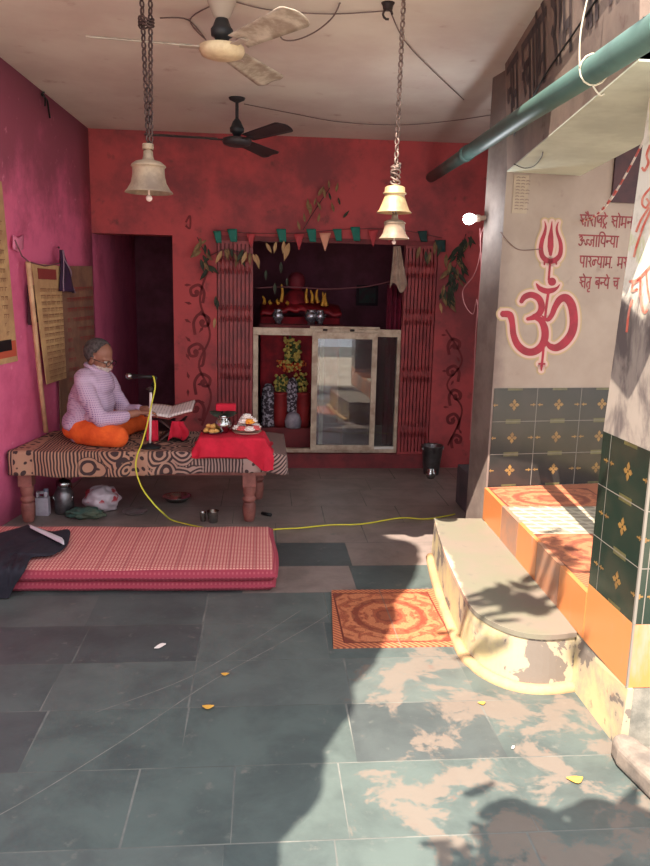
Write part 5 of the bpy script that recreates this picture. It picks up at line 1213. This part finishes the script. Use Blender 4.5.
# ------------------------------------------------------------------ folded mattress and dark garment
n = NT('red_check_ticking'); v = n.co(); x = n.xyz(v)
fx = n.math('FRACT', n.math('MULTIPLY', x[0], 56.0)); fy = n.math('FRACT', n.math('MULTIPLY', n.math('ADD', x[1], n.math('MULTIPLY', x[2], .9)), 46.0))
dots = n.math('MULTIPLY', n.math('MULTIPLY', n.step(fx, .2, .35), n.step(fx, .95, .8)), n.math('MULTIPLY', n.step(fy, .2, .35), n.step(fy, .95, .8)))
lin_ = n.step(n.math('FRACT', n.math('MULTIPLY', x[0], 7.3)), .88, .92)
c_ = n.mix(dots, lin((182, 86, 90)), lin((226, 176, 160))); c_ = n.mix(n.math('MULTIPLY', lin_, .4), c_, lin((160, 70, 78)))
TICK = n.out(c_, .9)
n = NT('red_side_ticking'); v = n.co(); x = n.xyz(v)
fx = n.step(n.math('SINE', n.math('MULTIPLY', x[0], 280.0)), 0, .5); fz = n.step(n.math('SINE', n.math('MULTIPLY', x[2], 300.0)), 0, .5)
TICKS = n.out(n.mix(n.math('MULTIPLY', n.math('MULTIPLY', fx, fz), .7), lin((150, 52, 70)), lin((176, 88, 96))), .9)
mat_ = thing('folded_mattress', 'red checked mattress folded in two on the stone floor before the cot', 'mattress', (-.85, 4.05, 0))
def slabm(name, x1, y0, y1, z0, z1, lab=None):
    bm = B(); nx, ny = 60, 24; x0 = -1.74
    def top(i, j):
        e = min(i * 40, (1 - i) * 40, j * 14, (1 - j) * 14, 1); e = math.sqrt(max(0, 1 - (1 - e) ** 2))
        return V((lerp(x0, x1, i) + .012 * math.sin(j * 5), lerp(y0, y1, j) + .012 * math.sin(i * 4 + 1), lerp(z0 + (z1 - z0) * .55, z1, e) + .006 * mnoise.noise(V((i * 8, j * 4, z1)))))
    def bot(i, j):
        p = top(i, j); e = (p.z - z0); return V((p.x, p.y, z0 + (z1 - z0) * .45 * max(0, 1 - (p.z - z0 - (z1 - z0) * .55) / ((z1 - z0) * .42)) if True else 0))
    a = grid(bm, top, nx, ny); b_ = grid(bm, bot, nx, ny)
    ring_a = [a[i][0] for i in range(nx + 1)] + [a[nx][j] for j in range(1, ny + 1)] + [a[i][ny] for i in range(nx - 1, -1, -1)] + [a[0][j] for j in range(ny - 1, 0, -1)]
    ring_b = [b_[i][0] for i in range(nx + 1)] + [b_[nx][j] for j in range(1, ny + 1)] + [b_[i][ny] for i in range(nx - 1, -1, -1)] + [b_[0][j] for j in range(ny - 1, 0, -1)]
    for k in range(len(ring_a)):
        k2 = (k + 1) % len(ring_a); f = bm.faces.new((ring_b[k], ring_b[k2], ring_a[k2], ring_a[k])); f.smooth = True
    bm.normal_update()
    for f in bm.faces: f.material_index = 0 if abs(f.normal.z) > .9 else 1
    return obj(name, bm, [TICK, TICKS], mat_, label=lab)
slabm('lower_layer', .075, 3.735, 4.49, .002, .062); slabm('upper_layer', .085, 3.72, 4.5, .06, .125)
# garment
NAVY = M('navy_cloth', (40, 38, 48), (28, 26, 36), 9, .9, bump=.1)
gar = thing('dark_garment', 'dark navy garment with white stripe thrown over the mattress edge', 'garment', PZ(20, 575, .13))
def mattop(x_, y_): return .132 if y_ > 3.735 else None
outline_g = [(0, 533), (22, 527), (31, 525), (52, 532), (69, 529), (70, 537), (66, 547), (50, 556), (32, 557), (26, 570), (14, 588), (9, 603), (0, 606), (-22, 612), (-40, 560), (-22, 536)]
P0 = [V((p.x, p.y, 0)) for p in smooth_line(outline_g, 3)[:-1]]
def gp(px, py):
    p = PZ(px, py, .146)
    if p.y > 3.745: return p
    f = PY(px, py, 3.695)
    return V((f.x, f.y - .014, max(f.z, .006)))
bm = B(); cx_, cy_ = 8, 556; rings = []
NR = 12
for r in range(NR + 1):
    s = r / NR; rings.append([bm.verts.new(gp(lerp(cx_, p.x, s), lerp(cy_, p.y, s)) + V((0, -.012 * abs(mnoise.noise(V((p.x * .06, p.y * .06, s * 3)))), .022 * (1 - s ** 4) * (.6 + mnoise.noise(V((p.x * s * .09, p.y * s * .09, 2))))))) for p in P0] if r else None)
c0_ = bm.verts.new(gp(cx_, cy_) + V((0, 0, .014)))
for k in range(len(P0)): bm.faces.new((c0_, rings[1][k], rings[1][(k + 1) % len(P0)]))
for r in range(1, NR):
    for k in range(len(P0)): bm.faces.new((rings[r][k], rings[r + 1][k], rings[r + 1][(k + 1) % len(P0)], rings[r][(k + 1) % len(P0)]))
for f in bm.faces: f.smooth = True
obj('garment_body', bm, NAVY, gar, solid=.012, subsurf=1)
bm = B()
grid(bm, lambda i, j: PZ(lerp(28, 62, i) + (2 if j else 0), lerp(524, 536, i) + j * (3.5 + 3 * i), .186) + V((0, 0, -.012 * i)), 14, 2); obj('white_stripe', bm, M('white_tape', (206, 200, 206), None), gar, solid=.006)

# ------------------------------------------------------------------ bucket, small pot, petals
c = PZ(431, 474, 0)
bk_ = thing('bucket', 'dark steel bucket standing on floor before the folded gate', 'bucket', c)
bm = B(); lathe(bm, [(.0, 0), (.062, 0), (.066, .006), (.092, .25), (.098, .256), (.094, .26), (.088, .25), (.06, .01), (.0, .008)], c, 32); obj('bucket_body', bm, STEELD, bk_)
bm = B(); tube(bm, [c + V((math.cos(t) * .097, -.01 - .03 * math.sin(t), .25 - .05 * math.sin(t))) for t in [k * PI / 14 for k in range(15)]], .004, 6); obj('handle', bm, STEEL, bk_)
c = PZ(430.5, 478, 0); bm = B(); lathe(bm, [(.0, 0), (.03, 0), (.042, .02), (.046, .045), (.036, .07), (.03, .076), (.036, .086), (.03, .086), (.0, .07)], c, 24); obj('steel_pot', bm, STEEL, label='tiny bright steel pot on the floor in front of the dark bucket', cat='pot')
for px, py, l, m, lab in ((160, 647, .046, FW, 'small white fleck lying alone on floor slab'), (225, 675, .024, 'y', 'small yellow leaf scrap lying near the long floor crack'), (208, 708, .032, 'y', 'curled yellow petal lying on a slab joint'), (482, 704, .022, 'y', 'small yellow petal on sunlit floor before the step'), (576, 781, .04, 'y', 'curled yellow peel lying on sunlit floor near the column'), (513, 748, .014, FW, 'tiny white fleck of petal on the sunlit floor')):  # first entry is just a small white fleck on the slab
    bm = B(); p = PZ(px, py, .003)
    grid(bm, lambda i, j: p + V(((i - .5) * l * (1.4 if m == 'y' else 1), (j - .5) * l * .9 * math.sin(PI * min(.96, max(.04, i))) + (.3 * l * (2 * i - 1) ** 2 if m == 'y' else (i - .5) * l * .8), .003 + .3 * l * (j - .5) ** 2)), 8, 4)
    obj('petal', bm, M('yellow_petal', (214, 162, 70), None) if m == 'y' else m, label=lab, cat='petal', group='fallen petals on the floor', solid=.0015)

# ------------------------------------------------------------------ outside: unseen foliage added and shaped to cast the floor's shade
EL = math.radians(55); SUN = V((.5 * math.cos(EL), .866 * math.cos(EL), -math.sin(EL)))
def back(p, Yp):
    p = V(p); k = (Yp - p.y) / SUN.y; return p + SUN * k
shade_tree = thing('shade_tree', 'unseen leafy crown added outside to shade the stone floor', 'shade_tree', (-3.0, -.6, 0))
edge = [(.0, 1.5), (.049, 1.823), (.058, 1.972), (.195, 2.153), (.232, 2.401), (.312, 2.55), (.362, 2.651), (.368, 2.802), (.508, 3.017), (.60, 3.25), (.668, 3.419), (.691, 3.61), (.80, 3.80), (.865, 3.949), (.95, 4.2), (1.0, 4.5)]
YT = -.6
bm = B()
def puff(c, r, sd, b_=None):
    g = bmesh.ops.create_icosphere(b_ or bm, subdivisions=3, radius=1)
    for v_ in g['verts']:
        v_.co = V(c) + v_.co * r * (1 + .07 * mnoise.noise(v_.co * 2.5 + V((sd, 0, 0))))
    for v_ in g['verts']:
        for f in v_.link_faces: f.smooth = True
for k in range(len(edge) - 1):
    for s in (0, .5):
        e = V((lerp(edge[k][0], edge[k + 1][0], s), lerp(edge[k][1], edge[k + 1][1], s), 0)); c = back(e, YT)
        puff(c + V((-.19, 0, 0)), .19, k); puff(c + V((-.5, .05, 0)), .36, k + .3)
for k in range(11):
    e = V((lerp(-.1, 1.0, k / 10), lerp(1.2, 4.7, k / 10), 0)); c = back(e, YT)
    for j in range(5): puff(c + V((-1.05 - j * .62, -.05 * j, .12 * (j % 2))), .52, k * 5 + j)
CROWN = M('tree_leaf_green', (74, 96, 44), (52, 74, 34), 5, .8)
obj('crown', bm, CROWN, shade_tree)
bm = B(); tube(bm, [(-3.0, -.6, 0), (-2.95, -.6, 1.2), (-2.6, -.6, 2.6), (-2.3, -.6, 3.6)], [.2, .16, .13, .08], 14); obj('trunk', bm, M('bark', (104, 84, 68), (74, 58, 48), 6, .9, bump=.5), shade_tree)
def spray(center, n_, sx, sy, sd, size, clump=0):
    random.seed(sd); bm = B(); c = back(center, YT)
    tube(bm, [c + V((-.2, 0, -.18)), c + V((-.05, 0, -.04)), c + V((sx * .8, 0, .05))], [.007, .006, .004], 6)
    for k in range(n_):
        p = c + V((random.gauss(0, sx), random.gauss(0, .1), random.gauss(0, sy))); a = random.uniform(0, 6.28)
        leaf(bm, p, (math.cos(a), .3, math.sin(a)), size * random.uniform(.7, 1.2), size * .5)
    for k in range(clump):
        puff(c + V((random.gauss(0, sx), random.gauss(0, .08), random.gauss(0, sy))), random.uniform(.06, .11), k + sd, bm)
    obj('leafy_branch', bm, CROWN, shade_tree)
spray((.98, 1.80, 0), 120, .16, .07, 2, .16, 14)
spray((.74, 1.78, 0), 40, .12, .05, 5, .12, 5)
spray((1.12, 3.05, .24), 34, .13, .10, 3, .16, 2)
spray((1.3, 3.1, .4), 22, .10, .13, 8, .16)

# ------------------------------------------------------------------ light
w = bpy.data.worlds.new('sky'); sc.world = w; w.use_nodes = True
bg_ = w.node_tree.nodes['Background']; bg_.inputs[0].default_value = (.90, .94, 1.0, 1); bg_.inputs[1].default_value = 1.75
sl = bpy.data.lights.new('sun', 'SUN'); sl.energy = 10.8; sl.color = (1, .89, .75); sl.angle = math.radians(.3)
so = bpy.data.objects.new('sun', sl); C.objects.link(so); so.rotation_euler = SUN.to_track_quat('-Z', 'Y').to_euler(); so.location = (-3, -4, 8)
sc.view_settings.view_transform = 'Standard'; sc.view_settings.look = 'None'; sc.view_settings.gamma = 1; sc.view_settings.use_curve_mapping = False
sc.view_settings.exposure = 0.58
